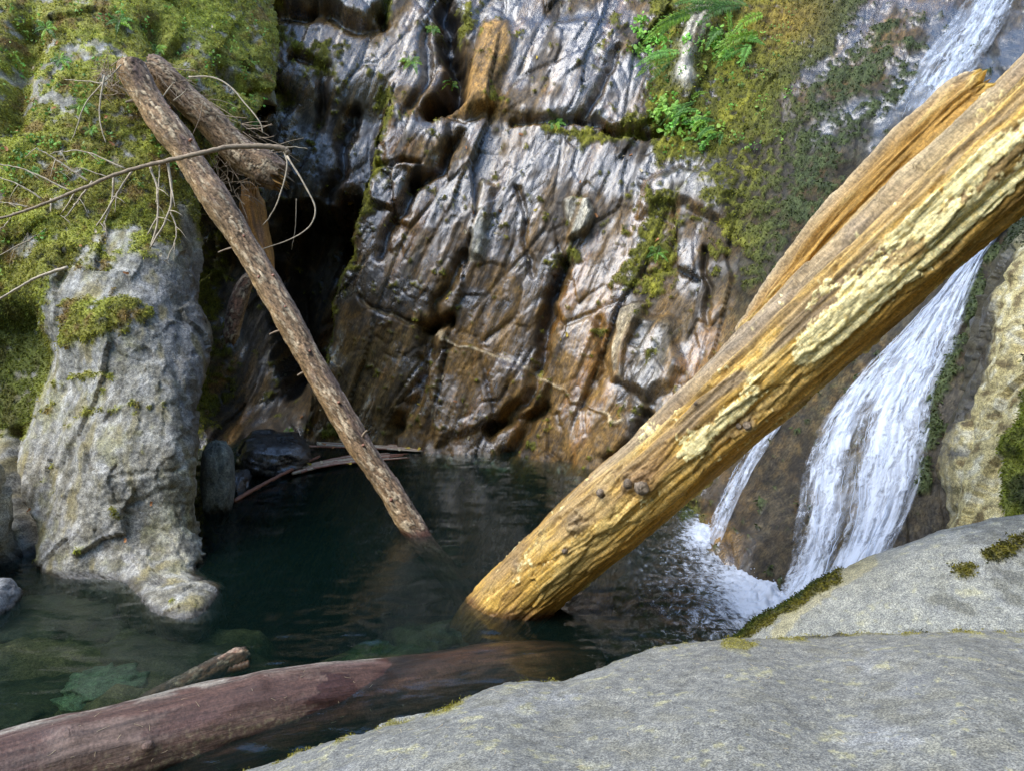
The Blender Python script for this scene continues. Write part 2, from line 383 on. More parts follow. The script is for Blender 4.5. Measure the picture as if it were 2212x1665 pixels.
cmix(pmask(X, Y, [(600,60),(930,40),(900,250),(820,260),(760,150),(640,120)], 30), (.17, .105, .02), .8)
cmix(pmask(X, Y, [(850,70),(950,0),(950,230),(870,230)], 20), (.14, .09, .03), .6)
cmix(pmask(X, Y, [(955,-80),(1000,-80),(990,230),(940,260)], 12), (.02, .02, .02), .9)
cmix(pmask(X, Y, [(1050,40),(1100,50),(1105,120),(1080,265),(990,250),(1005,150)], 10), (.62, .38, .13), .95)
cmix(pmask(X, Y, [(1080,130),(1110,130),(1090,270),(1060,270)], 8), (.48, .30, .11), .75)
cmix(pmask(X, Y, [(1120,30),(1400,30),(1400,280),(1120,250)], 30), (.12, .115, .12), .6)
cmix(pmask(X, Y, [(1000,300),(1380,310),(1370,560),(1000,560)], 50), (.09, .08, .07), .6)
cmix(pmask(X, Y, [(940,600),(1330,600),(1330,990),(900,980)], 50), (.16, .10, .028), .8)
cmix(pmask(X, Y, [(730,720),(930,710),(880,960),(740,960)], 30), (.13, .10, .04), .7)
cmix(pmask(X, Y, [(1040,395),(1068,405),(1045,560),(1008,570)], 8), (.50, .52, .47), .9)
cmix(pmask(X, Y, [(1225,440),(1275,425),(1280,470),(1260,510),(1225,515)], 7), (.74, .75, .70), .95)
cmix(pmask(X, Y, [(1340,672),(1385,660),(1380,690),(1365,760),(1345,820),(1325,810),(1325,730)], 7), (.52, .48, .38), .95)
cmix(blob(X, Y, 1370, 745, 12, 40, 10), (.3, .17, .04), .8)
cmix(pmask(X, Y, [(1375,690),(1460,705),(1470,800),(1390,850)], 14), (.16, .15, .12), .8)
cmix(pmask(X, Y, [(1400,400),(1470,368),(1560,372),(1590,420),(1550,450),(1440,430)], 8), (.42, .42, .40), .85)
cmix(np.exp(-((pld(X, Y, [(880,440),(905,520),(880,600)])[0])/9)**2), (.25, .25, .22), .5)
cmix(np.clip(1.6*blob(X, Y, 1495, 100, 22, 75, 22), 0, 1), (.85, .85, .8), 1); cmix(np.clip(1.5*blob(X, Y, 1478, 180, 18, 32, 10), 0, 1), (.7, .68, .6), 1)
cmix(np.exp(-(quartz/3.2)**2)*ss(760, 800, PX), (.60, .53, .38), .95)
col *= np.clip(1+.5*fbm(B*16, 3, 131)+.35*fbm(B*5, 3, 133), .3, 2)[..., None]
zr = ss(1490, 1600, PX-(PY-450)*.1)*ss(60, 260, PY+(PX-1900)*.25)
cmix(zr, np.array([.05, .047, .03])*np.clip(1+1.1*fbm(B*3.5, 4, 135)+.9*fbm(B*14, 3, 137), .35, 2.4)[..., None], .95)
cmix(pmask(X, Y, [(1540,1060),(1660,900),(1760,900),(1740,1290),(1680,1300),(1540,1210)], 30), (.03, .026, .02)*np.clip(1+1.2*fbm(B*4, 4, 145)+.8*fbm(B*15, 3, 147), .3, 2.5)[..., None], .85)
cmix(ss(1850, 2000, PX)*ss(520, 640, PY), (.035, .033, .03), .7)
cmix(pmask(X, Y, [(1770,240),(1900,200),(1960,100),(2100,0),(2212,-60),(2212,300),(1900,340),(1760,320)], 30), (.045, .05, .05), .9)
cmix(pmask(X, Y, [(1540,560),(1560,900),(1480,960),(1430,700)], 40), (.095, .08, .052), .6)
st1 = fbm(G(.5, 7, 1), 4, 141); st2 = fbm(G(.35, 3.2, 1), 3, 143)
col = mixc(col, (.26, .165, .055), .8*ss(.12, .5, st1+.3*st2)*np.clip(rough*1.4-.4, 0, 1)); col = mixc(col, (.035, .028, .02), .75*ss(.15, .5, -st1-.3*st2)*np.clip(rough*1.4-.4, 0, 1)); col = mixc(col, (.30, .15, .03), .6*ss(.3, .6, st2+.4*n_hi)*np.clip(rough*1.4-.4, 0, 1))
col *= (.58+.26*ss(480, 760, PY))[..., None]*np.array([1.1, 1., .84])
col = mixc(col, (.012, .010, .008), np.clip(.55*np.exp(-(e_big/.03)**2)+.3*np.exp(-(e_mid/.04)**2), 0, 1)*ss(-.3, .3, n_lo)*np.clip(rough*1.3-.3, 0, 1))
# moss
moss = np.zeros_like(T0)
mn = fbm(B*3.2, 4, 151); mn2 = fbm(B*11, 3, 161)
def addm(m, k=1., sh=.25): 
    global moss; moss = np.maximum(moss, k*ss(.34, .66, m*.92+mn*.55+mn2*(sh+.15)))
addm(.95*pmask(X, Y, [(1400,-80),(1830,-80),(1860,30),(1780,130),(1640,280),(1560,350),(1420,350),(1395,270),(1400,120)], 35))
addm(.62*pmask(X, Y, [(1560,350),(1780,130),(1880,40),(2020,40),(1960,170),(1760,300),(1700,420),(1560,420)], 40))
addm(.60*pmask(X, Y, [(1500,350),(1780,130),(2000,40),(1960,200),(1850,330),(1780,480),(1640,640),(1540,560)], 50), sh=.5)
addm(.9*blob(X, Y, 1420, 520, 70, 130, 8)); addm(.8*blob(X, Y, 1400, 600, 50, 60)); addm(.55*blob(X, Y, 1620, 440, 90, 70))
addm(.95*np.exp(-(np.where(sidepos > 0, dr/26, dr/7))**2)*ss(170, 260, PY)*ss(860, 780, PY))
addm(.9*np.exp(-(pld(X, Y, [(1180,282),(1250,292),(1310,305),(1390,295)])[0]/13)**2)); addm(.8*blob(X, Y, 1370, 265, 35, 30))
addm(.9*np.exp(-(pld(X, Y, [(850,-60),(840,40),(850,20)])[0]/14)**2)); addm(.8*blob(X, Y, 840, 215, 45, 28)); addm(.6*blob(X, Y, 700, 130, 80, 60))
addm(.75*blob(X, Y, 1000, 60, 20, 70, 15)); addm(.8*blob(X, Y, 1070, 195, 10, 40, 15)); addm(.6*blob(X, Y, 1310, 80, 14, 60, 20)); addm(.65*blob(X, Y, 1240, 545, 30, 25))
addm(.6*blob(X, Y, 590, 150, 40, 80)); addm(.85*blob(X, Y, 560, 30, 60, 110)); addm(.7*ss(520, 420, PX)); addm(.55*blob(X, Y, 720, 930, 40, 30))
addm(.9*np.exp(-(pld(X, Y, [(2140,540),(2105,640),(2060,760),(2015,860),(2010,960),(1990,1050)])[0]/22)**2)); addm(.8*blob(X, Y, 1500, 1080, 30, 60, 20))
mc = mixc(np.ones(B.shape)*np.array([.13, .13, .018]), (.22, .21, .026), ss(-.1, .5, fbm(B*2.3, 3, 171)))
mc = mixc(mc, (.05, .055, .014), ss(.1, .5, -mn2-.4*mn))
mc = mixc(mc, (.055, .072, .028), ss(1560, 1760, PX-(350-PY)*.2))
mc = mixc(mc, (.25, .155, .03), .6*blob(X, Y, 1700, 50, 90, 60))
moss *= 1-np.clip(1.5*blob(X, Y, 1495, 100, 20, 70, 22)*ss(-.35, .1, mn2+.2)+1.3*blob(X, Y, 1478, 180, 16, 28, 10), 0, 1)
col = mixc(col, mc, moss*.93)
wet = np.clip(1-moss*1.1, 0, 1)*(.15+.85*ss(-.15, .3, n_lo+.4*n_md+.5*st2+.25*ss(700, 300, PY)))
wet *= 1-.93*zr*(1-pmask(X, Y, [(1730,290),(1900,190),(1960,90),(2100,-40),(2300,-60),(2212,400),(1850,330)], 30))
wet *= 1-.9*np.clip(blob(X, Y, 1495, 100, 30, 85, 22)+pmask(X, Y, [(1225,440),(1275,425),(1280,470),(1260,510),(1225,515)], 8)+pmask(X, Y, [(1340,672),(1385,660),(1380,690),(1345,820),(1325,810)], 8)+pmask(X, Y, [(1050,40),(1100,50),(1105,120),(1080,265),(990,250)], 10), 0, 1)
# soft moss cushions stand a little proud
P = P+nb*(moss*(.03+.03*mn2))[..., None]
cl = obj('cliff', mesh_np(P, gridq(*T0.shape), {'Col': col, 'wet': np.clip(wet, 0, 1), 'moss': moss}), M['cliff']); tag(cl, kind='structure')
SCATTER.append((P, gnormals(P), moss, mc, 'cliff'))
CLIFF_P = P
def cliff_at(x, y):
    j = np.clip(np.round((np.asarray(x)-px[0])/STEP).astype(int), 0, P_shape[1]-1); i = np.clip(np.round((np.asarray(y)-py[0])/STEP).astype(int), 0, P_shape[0]-1)
    return CLIFF_P[i, j]
P_shape = T0.shape

# ------------------------------------------------------------------ left outcrop
outT = TPS([(150,1252,6.47),(100,1228,6.62),(239,1254,6.47),(276,1268,6.35),(307,1298,6.1),(361,1332,5.82),(409,1332,5.82),(470,1305,6.02),(425,1225,6.5),(330,1240,6.45),(420,1000,6.85),(200,1000,6.75),(60,1000,7.2),(0,1080,7.25),(-300,1200,6.9),
 (200,720,7.05),(330,760,7.1),(440,700,7.6),(50,760,7.6),(0,700,7.6),(-300,700,7.4),(200,400,7.85),(400,400,8.3),(0,400,7.8),(-300,400,7.5),(300,150,8.7),(500,150,9.7),(0,100,8.5),(-300,100,8.1),(300,-100,9.6),(600,-100,10.8),(0,-300,9.8),(-300,-300,9.3),(600,-300,11.4),
 (60,1225,6.85),(150,1360,6.5),(380,1420,5.95),(-300,1450,6.2),(250,1330,6.4),(480,1420,6.0)])
EDGE = [(-360,660),(-100,610),(0,590),(100,602),(180,592),(260,545),(330,478),(400,420),(480,430),(560,432),(583,427),(660,430),(712,454),(760,455),(820,440),(872,429),(933,422),(1000,424),(1079,420),(1128,427),(1180,438),(1212,437),(1232,424),(1244,440),(1252,468),(1262,485),(1280,487),(1300,480),(1318,474),(1340,480),(1460,490)]
oy = np.arange(-340, 1440, STEP); nu = 300
ex = smooth_curve(EDGE, oy, 7, 8)
ex = ex + fbm(np.stack([oy*.03, oy*0, oy*0], -1), 3, 7)*5
U = np.linspace(0, 1, nu)**.85
OX = -340+(ex[:, None]+340)*U[None]; OY = np.repeat(oy[:, None], nu, 1)
To = outT(OX, OY)
rp = np.clip(1-(ex[:, None]-OX)/(70+60*ss(900, 300, OY)), 0, 1)
To = To+.42*(1-np.sqrt(np.maximum(1-rp**2, 0)))
# skirt wrapping round to the hidden side
ks = np.array([.15, .4, .8, 1.3, 2.0, 2.8])
OX = np.c_[OX, ex[:, None]-np.array([1, 4, 9, 16, 26, 40])[None]]; OY = np.c_[OY, np.repeat(oy[:, None], 6, 1)]; To = np.c_[To, To[:, -1:]+ks[None]]
Bo = unproj(OX, OY, To); nbo = gsmooth_n(Bo, 3)
wo = fbm(Bo*2.2, 3, 271)*14; Xo, Yo = OX+wo, OY+fbm(Bo*2.2, 3, 277)*14
do = np.zeros_like(To)
do -= .3*pmask(Xo, Yo, [(-340,640),(60,680),(85,760),(70,830),(30,910),(10,970),(-340,1000)], 55)
do -= .35*np.exp(-(pld(Xo, Yo, [(-5,930),(8,1000),(26,1090),(60,1170),(60,1240)])[0]/13)**2)
do += .03*pmask(Xo, Yo, [(140,640),(300,640),(330,690),(230,740),(120,750)], 30)
for pts, wd, dep in ([[(230,1085),(310,1075),(380,1050)], 7, .06], [[(150,900),(165,960),(140,1010)], 9, .08], [[(330,880),(400,870)], 8, .06], [[(250,1030),(380,1010),(410,985)], 6, .07],
    [[(330,1180),(410,1200)], 7, .05], [[(180,1180),(240,1150),(270,1110)], 6, .05], [[(160,800),(260,812)], 7, .05], [[(310,1130),(360,1150),(400,1210)], 6, .06], [[(400,690),(380,800),(410,900)], 14, .10], [[(60,60),(40,150),(20,260)], 30, .25], [[(330,60),(350,120),(390,110)], 25, .2], [[(480,150),(560,200)], 18, .3], [[(420,210),(470,260)], 20, .2]):
    do -= dep*(.32 if dep < .11 else 1)*np.exp(-(pld(Xo, Yo, pts)[0]/wd)**2)
fo, eo, ido = facets(Bo*np.array([1.6, 1.6, 1.1])+fbm(Bo, 3, 201)[..., None]*.5, 33, 1.3, .12)
fo2, eo2, ido2 = facets(Bo*np.array([4.5, 4, 3.])+fbm(Bo*2, 3, 203)[..., None]*.6, 35, 1.2, .15)
fo3, eo3, _ = facets(Bo*np.array([11, 10, 8.])+fbm(Bo*4, 2, 204)[..., None]*.5, 37, 1., .3)
so_ = .04*fo+.014*fo2+.006*fo3+.05*fbm(Bo*1.5, 3, 205)+.004*ridg(Bo*np.array([7, 7, 3.5]), 4, 207)+.008*fbm(Bo*24, 3, 209)
do += so_
Po = Bo+nrm(nbo*.7+nrm(np.array([0, 0, CAMZ])-Bo)*.3)*do[..., None]
no1 = fbm(Bo*2, 4, 211); no2 = fbm(Bo*7, 4, 213); no3 = fbm(Bo*22, 3, 215)
colo = np.ones(Bo.shape)*np.array([.265, .25, .21])
colo = mixc(colo, (.35, .335, .30), ss(.0, .5, no2+no1*.4)); colo = mixc(colo, (.15, .14, .11), ss(.05, .5, -no2-no3*.5)); colo = mixc(colo, (.27, .25, .13), ss(.1, .6, no1-no2*.5)*.7)
colo = mixc(colo, (.36, .34, .19), .7*blob(Xo, Yo, 385, 1130, 45, 90)*ss(-.3, .3, no2))
colo = mixc(colo, (.15, .15, .155), .7*pmask(Xo, Yo, [(300,580),(470,560),(470,1000),(400,900),(330,700)], 40))  # right flank painted darker, as the side turned from the light
colo = mixc(colo, (.04, .037, .03), .9*ss(16, 4, np.abs(OY-9999)+0*OY))
colo = mixc(colo, (.06, .055, .045), np.clip(.25*np.exp(-(eo2/.022)**2)+.3*np.exp(-(eo/.015)**2)+.12*np.exp(-(eo3/.04)**2), 0, 1)*ss(-.1, .5, no1+.1))
stn = fbm(Bo*np.array([4.5, 4.5, 1.1]), 4, 241)
colo = mixc(colo, (.20, .165, .07), .75*ss(.05, .45, stn)); colo = mixc(colo, (.10, .085, .05), .6*ss(.15, .5, -stn+.2*no3))
moso = np.zeros_like(To); mm1 = fbm(Bo*2.6, 4, 221); mm2 = fbm(Bo*10, 3, 223)
def addo(m, k=1.):
    global moso; moso = np.maximum(moso, k*ss(.36, .72, m*.78+mm1*.62+mm2*.45))
addo(1.05*ss(640, 540, Yo+(Xo-200)*.25)); addo(1.0*pmask(Xo, Yo, [(-340,400),(90,500),(120,640),(95,720),(85,800),(30,930),(-340,960)], 25))
addo(.95*pmask(Xo, Yo, [(110,640),(310,640),(330,690),(240,735),(120,760)], 25)); addo(.75*blob(Xo, Yo, 210, 810, 60, 12)); addo(.7*blob(Xo, Yo, 200, 890, 60, 18)); addo(.6*blob(Xo, Yo, 110, 840, 25, 90)); addo(.6*blob(Xo, Yo, 150, 930, 14, 50))
moso *= 1-.85*ss(.3, .6, blob(Xo, Yo, 290, 600, 60, 45, 40)+blob(Xo, Yo, 250, 510, 40, 25)*.7+blob(Xo, Yo, 405, 560, 30, 130)+.3*no2)
moso[:, -6:] *= .3
mco = mixc(np.ones(Bo.shape)*np.array([.22, .21, .036]), (.31, .32, .05), ss(-.1, .45, fbm(Bo*2.1, 3, 231)))
mco = mixc(mco, (.06, .06, .017), ss(.1, .5, -mm2-.3*mm1)); mco = mixc(mco, (.20, .12, .045), ss(.1, .5, fbm(Bo*4, 3, 233))*.8)
mco = mixc(mco, (.26, .30, .034), .8*blob(Xo, Yo, 440, 50, 110, 60, 25)); mco = mixc(mco, (.075, .095, .02), .7*pmask(Xo, Yo, [(-340,600),(70,640),(85,800),(30,930),(-340,960)], 25))
colo = mixc(colo, mco, moso*.95)
Po = Po+nbo*(moso*(.012+.016*mm2+.016*mm1))[..., None]
# waterline band: dark wet rock a few centimetres above the pool
zz = Po[..., 2]; band = ss(.07, .02, zz+.02*no2); colo = mixc(colo, (.03, .024, .016), band*.85)
weto = np.clip(.12+.8*band+.35*ss(.1, .5, no1)*(1-moso)+.5*pmask(Xo, Yo, [(400,430),(500,430),(500,1000),(430,1000)], 30), 0, 1)*(1-moso)
oc = obj('rock_outcrop', mesh_np(Po, gridq(*To.shape), {'Col': colo, 'wet': weto, 'moss': moso}), M['outcrop'])
tag(rebase(oc), 'tall grey rock outcrop with moss on top rising from the shallow water', 'rock outcrop')
SCATTER.append((Po, gnormals(Po), moso, mco, 'outcrop'))
OUT = (OX, OY, Po)
def out_at(x, y):
    i = int(np.clip(round((y+340)/STEP), 0, len(oy)-1)); j = int(np.argmin(np.abs(OX[i, :nu]-x))); return Po[i, j]

# ------------------------------------------------------------------ right mossy rock beside the falls
RE = [(425,2330),(445,2262),(470,2215),(500,2180),(549,2160),(617,2128),(753,2104),(855,2080),(940,2050),(1008,2036),(1060,2046),(1113,2058),(1200,2040),(1420,2000)]
ry = np.arange(425, 1420, STEP); rex = smooth_curve(RE, ry, 7, 12)+fbm(np.stack([ry*.02, ry*0, ry*0], -1), 3, 8)*6
nr = 150; Ur = np.linspace(0, 1, nr)**1.3
RX = rex[:, None]+(2620-rex[:, None])*Ur[None]; RY = np.repeat(ry[:, None], nr, 1)
rT = TPS([(2212,520,6.4),(2100,900,5.85),(2212,900,5.45),(2060,1100,5.55),(2212,1100,5.2),(2600,500,6.0),(2600,1100,4.9),(2200,1400,4.8),(2000,1400,5.3),(2350,420,6.9),(2600,400,6.9)])
Tr = rT(RX, RY); q = np.clip(1-(RX-rex[:, None])/95, 0, 1); Tr = Tr+.5*(1-np.sqrt(np.maximum(1-q*q, 0)))
kq = np.array([2.2, 1.5, .9, .45, .18]); RX = np.c_[rex[:, None]+np.array([24, 15, 8, 4, 1])[None], RX]; RY = np.c_[np.repeat(ry[:, None], 5, 1), RY]; Tr = np.c_[Tr[:, :1]+kq[None], Tr]
Br = unproj(RX, RY, Tr); nbr = gsmooth_n(Br, 3)
fr, er, _ = facets(Br*np.array([2, 2, .9])+fbm(Br, 3, 301)[..., None]*.5, 43)
Pr = Br+nbr*(.07*fr+.05*fbm(Br*2, 4, 303)+.014*fbm(Br*12, 3, 305)-.05*np.exp(-(pld(RX, RY, [(2090,860),(2098,960),(2080,1000),(2070,1110)])[0]/7)**2))[..., None]
nr1 = fbm(Br*2.5, 4, 311); nr2 = fbm(Br*9, 4, 313)
colr = np.ones(Br.shape)*np.array([.34, .29, .14]); colr = mixc(colr, (.42, .39, .28), ss(0, .5, nr2)); colr = mixc(colr, (.12, .09, .04), ss(.15, .5, -nr2+nr1*.4))
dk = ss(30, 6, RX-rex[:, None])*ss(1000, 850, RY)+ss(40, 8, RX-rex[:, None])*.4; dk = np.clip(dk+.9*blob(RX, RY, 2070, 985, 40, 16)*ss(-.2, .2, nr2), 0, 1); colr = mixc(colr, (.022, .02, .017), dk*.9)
dist = RX-rex[:, None]+40*nr1
mosr = ss(.3, .62, ss(90, 145, dist)*.85+.0+fbm(Br*3, 3, 321)*.35+fbm(Br*12, 3, 323)*.2)*ss(-40, 20, dist); mosr = np.maximum(mosr, .9*ss(560, 500, RY+20*nr1)); mosr[:, :4] *= .3
mcr = mixc(np.ones(Br.shape)*np.array([.15, .17, .024]), (.07, .085, .018), ss(.0, .4, fbm(Br*9, 3, 331))); mcr = mixc(mcr, (.03, .04, .014), ss(2150, 2215, RX)*ss(-.2, .3, nr1)); mcr = mixc(mcr, (.025, .035, .015), ss(590, 520, RY))
colr = mixc(colr, mcr, mosr*.95); Pr = Pr+nbr*(mosr*(.035+.05*fbm(Br*9, 3, 323)))[..., None]
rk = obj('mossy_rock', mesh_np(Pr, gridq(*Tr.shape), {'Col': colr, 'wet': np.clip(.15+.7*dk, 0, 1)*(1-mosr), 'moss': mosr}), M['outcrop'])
tag(rebase(rk), 'tall yellow-grey rock with a green moss band, right beside the waterfall', 'rock')
SCATTER.append((Pr, gnormals(Pr), mosr, mcr, 'right'))

# ------------------------------------------------------------------ foreground boulders (columns from the top edge downwards)
def column_rock(name, edge, x0, x1, bottom, tfun, step, rnd_px, rnd_d, seed, colf, skirt, label, matname='boulder', rows=150, amp=1.):
    cx = np.arange(x0, x1, step); ey = smooth_curve(edge, cx, 9, 22)+fbm(np.stack([cx*.012, cx*0, cx*0], -1), 3, seed)*5*amp
    V = np.linspace(0, 1, rows)**1.5
    BY = ey[None]+(bottom-ey[None])*V[:, None]; BX = np.repeat(cx[None], rows, 0)
    T = tfun(BX, BY); q = np.clip(1-(BY-ey[None])/rnd_px, 0, 1); T = T+rnd_d*(1-np.sqrt(np.maximum(1-q*q, 0)))
    sk = np.array(skirt)                                   # (drop px, extra depth)
    base = T[:1]
    SX = np.repeat(cx[None], len(sk), 0); SY = ey[None]+sk[:, :1]; ST = base+sk[:, 1:]
    BX = np.r_[SX[::-1], BX]; BY = np.r_[SY[::-1], BY]; T = np.r_[ST[::-1], T]
    B_ = unproj(BX, BY, T); nb_ = gsmooth_n(B_, 3)
    h = amp*(.04*fbm(B_*1.0, 3, seed+1)+.010*fbm(B_*5, 4, seed+2)+.004*fbm(B_*26, 3, seed+3)+.006*ridg(B_*np.array([1.2, 3.4, 2]), 2, seed+4))
    P_ = B_+nb_*h[..., None]
    c_, w_, m_, mc_ = colf(P_, B_, BX, BY, ey[None])
    P_ = P_+nb_*(m_*(.012+.02*fbm(B_*14, 3, seed+9)))[..., None]
    o = obj(name, mesh_np(P_, gridq(*T.shape), {'Col': c_, 'wet': w_, 'moss': m_}), M[matname]); tag(rebase(o), *label)
    SCATTER.append((P_, gnormals(P_), m_, mc_, name)); return P_, BX, BY
def granite(P_, seed):
    n1 = fbm(P_*1.6, 4, seed); n2 = fbm(P_*6, 4, seed+1); n3 = fbm(P_*20, 3, seed+2)
    c_ = np.ones(P_.shape)*np.array([.205, .198, .172]); c_ = mixc(c_, (.255, .25, .235), ss(0, .5, n1)); c_ = mixc(c_, (.19, .18, .145), ss(.05, .5, -n2)); c_ = mixc(c_, (.33, .31, .22), ss(.25, .6, n2+n1*.3)*.5)
    c_ = mixc(c_, (.40, .36, .17), ss(.36, .52, n3*.75+n2*.6)*.45); c_ = mixc(c_, (.13, .125, .11), ss(.36, .55, -n3*.7-n1*.5)*.6); return c_, n1, n2, n3
def col_b2(P_, B_, BX, BY, ey):
    c_, n1, n2, n3 = granite(P_, 500); c_ = mixc(c_, (.24, .25, .225), np.full(n1.shape, .4))
    dd = BY-ey
    m_ = ss(.3, .6, np.exp(-(pld(BX, BY, [(1600,1372),(1660,1325),(1720,1290),(1800,1240)])[0]/22)**2)+n2*.35)
    m_ = np.maximum(m_, ss(.35, .6, .95*blob(BX, BY, 2180, 1185, 60, 22, -25)+.6*blob(BX, BY, 2080, 1235, 40, 20)+.5*blob(BX, BY, 1985, 1372, 40, 14)+n2*.35+n3*.2))
    mc_ = mixc(np.ones(P_.shape)*np.array([.12, .105, .018]), (.035, .05, .012), ss(25, 5, dd)*ss(1850, 1750, BX)); mc_ = mixc(mc_, (.05, .05, .014), ss(0, .4, n3))
    c_ = mixc(c_, (.32, .27, .10), .4*ss(.3, .6, np.exp(-(pld(BX, BY, [(1680,1370),(1720,1320),(1800,1258),(1880,1215)])[0]/18)**2)+.3*n3)); c_ = mixc(c_, mc_, m_*.95)
    c_ = mixc(c_, (.06, .058, .045), ss(.3, .6, n1-n2*.8)*.5)
    return c_, (1-m_)*.2, m_, mc_
b2T = TPS([(1590,1385,5.05),(1700,1310,4.95),(1900,1210,4.85),(2212,1115,4.75),(2560,1060,4.7),(1700,1400,4.75),(1900,1300,4.55),(2212,1250,4.35),(2212,1400,3.95),(1900,1420,4.2),(2560,1400,3.7),(1700,1520,4.5),(2200,1560,3.8)])
column_rock('boulder', [(1540,1440),(1590,1385),(1640,1340),(1700,1300),(1760,1255),(1800,1235),(1860,1212),(1890,1200),(1960,1170),(2040,1145),(2130,1125),(2212,1108),(2600,1050)], 1545, 2620, 1560, b2T, 4, 60, .35, 61, col_b2,
   [(2, .08), (8, .22), (22, .42), (60, .7), (150, .95), (260, 1.1)], ('rounded grey granite boulder with mossy edge at the foot of the waterfall', 'boulder'), rows=110)
def col_fg(P_, B_, BX, BY, ey):
    c_, n1, n2, n3 = granite(P_, 520); dd = BY-ey
    m_ = ss(.42, .62, ss(14, 2, dd)*.45+n2*.4+n3*.2)*ss(-30, -2, dd); m_ = np.maximum(m_, ss(.5, .7, .9*blob(BX, BY, 1590, 1395, 60, 14)+n2*.4))
    mc_ = np.ones(P_.shape)*np.array([.22, .19, .035]); c_ = mixc(c_, mc_, m_*.8)
    c_ = mixc(c_, (.05, .03, .02), ss(.05, -.02, P_[..., 2])*.8); c_ = mixc(c_, (.03, .028, .024), .85*ss(.4, .7, blob(BX, BY, 1770, 1378, 75, 9)+.2*n2))
    return c_, .1+0*m_, m_*.6, mc_
fgT = TPS([(1200,1480,3.55),(1106,1665,2.45),(540,1680,3.1),(0,1900,2.5),(1500,1390,3.9),(1800,1380,3.85),(2212,1364,3.6),(2212,1665,2.2),(1700,1665,2.35),(800,1665,2.75),(2600,1360,3.5),(2600,1665,2.1),(1106,2000,1.9),(2212,2000,1.75),(300,2000,2.1),(1600,1500,3.05),(2100,1500,2.75)])
column_rock('foreground_boulder', [(-300,2010),(0,1900),(300,1770),(480,1690),(560,1660),(640,1632),(720,1605),(800,1582),(830,1562),(900,1546),(960,1531),(1010,1511),(1060,1490),(1130,1472),(1200,1478),(1260,1455),(1330,1430),(1400,1405),(1450,1396),(1520,1386),(1600,1383),(1700,1386),(1800,1379),(1850,1373),(1950,1371),(2050,1366),(2150,1361),(2212,1362),(2600,1350)],
   -250, 2620, 2060, fgT, 4, 70, .35, 81, col_fg, [(2, .1), (7, .25), (25, .45), (70, .6), (160, .75), (300, .8)], ('broad smooth speckled grey boulder forming the near bank of the pool', 'boulder'), rows=190, amp=.8)

# ------------------------------------------------------------------ single boulders
def blob_rock(name, ctr, rad, rot, seed, colr_, wetv, label, n=56, rough_=1., group=None, mat_='outcrop', power=2.6):
    th = np.linspace(0, math.pi, n)[:, None]; ph = np.linspace(0, 2*math.pi, n*2, endpoint=False)[None]
    D = np.stack([np.sin(th)*np.cos(ph), np.sin(th)*np.sin(ph), np.cos(th)+0*ph], -1)
    k = (np.abs(D)**power).sum(-1, keepdims=True)**(-1/power); Q = D*k
    Q = Q*(1+rough_*(.10*facets(D*1.6+seed, seed)[0]+.10*fbm(D*1.3+seed, 4, seed)+.03*fbm(D*6+seed, 3, seed))[..., None])
    Q = Q*np.array(rad); R = np.array(Matrix.Rotation(rot[2], 3, 'Z')@Matrix.Rotation(rot[1], 3, 'Y')@Matrix.Rotation(rot[0], 3, 'X')); Q = Q@R.T+np.array(ctr)
    n1 = fbm(Q*3, 4, seed); n2 = fbm(Q*11, 4, seed+3)
    c_ = np.ones(Q.shape)*np.array(colr_); c_ = c_*(1+.45*n1+.45*n2)[..., None]; c_ = np.clip(c_, .005, .9)
    bd = ss(.07, .02, Q[..., 2]+.02*n2)*ss(-.3, -.05, Q[..., 2]); c_ = mixc(c_, (.03, .026, .02), bd*.7)
    me = mesh_np(Q, gridq(n, n*2, True), {'Col': c_, 'wet': np.clip(wetv+.6*bd+.2*n1, 0, 1), 'moss': n1*0})
    o = obj(name, me, M[mat_]); tag(rebase(o), *label, group=group); return o
blob_rock('boulder', unproj(472, 1040, 8.25), (.17, .25, .46), (0, .06, .25), 41, (.17, .18, .15), .25, ('upright grey-green boulder standing in water against the rock outcrop', 'boulder'), rough_=.8)
blob_rock('boulder', unproj(582, 985, 9.7)+np.array([0, .2, -.05]), (.46, .5, .28), (.1, .1, .3), 43, (.045, .04, .035), .95, ('low dark wet boulder at the mouth of the black crevice', 'boulder'), mat_='cliff')
blob_rock('boulder', unproj(512, 1050, 9.0)+np.array([0, .1, -.06]), (.12, .3, .22), (0, .1, .2), 45, (.05, .045, .04), .9, ('small dark wet stone between the upright boulder and the crevice', 'stone'), mat_='cliff', n=40)
blob_rock('boulder', unproj(-140, 1140, 6.5), (.43, .45, .66), (0, -.05, .3), 47, (.27, .26, .22), .2, ('fractured grey boulder separated from the outcrop by a leaf-filled crack', 'boulder'), rough_=2.2, n=80, power=3.5)
blob_rock('boulder', unproj(-25, 1295, 6.0)+np.array([0, 0, -.06]), (.2, .3, .18), (0, 0, .3), 49, (.2, .2, .2), .3, ('low pale wet stone at the end of the leaf-filled crack', 'stone'), n=40)
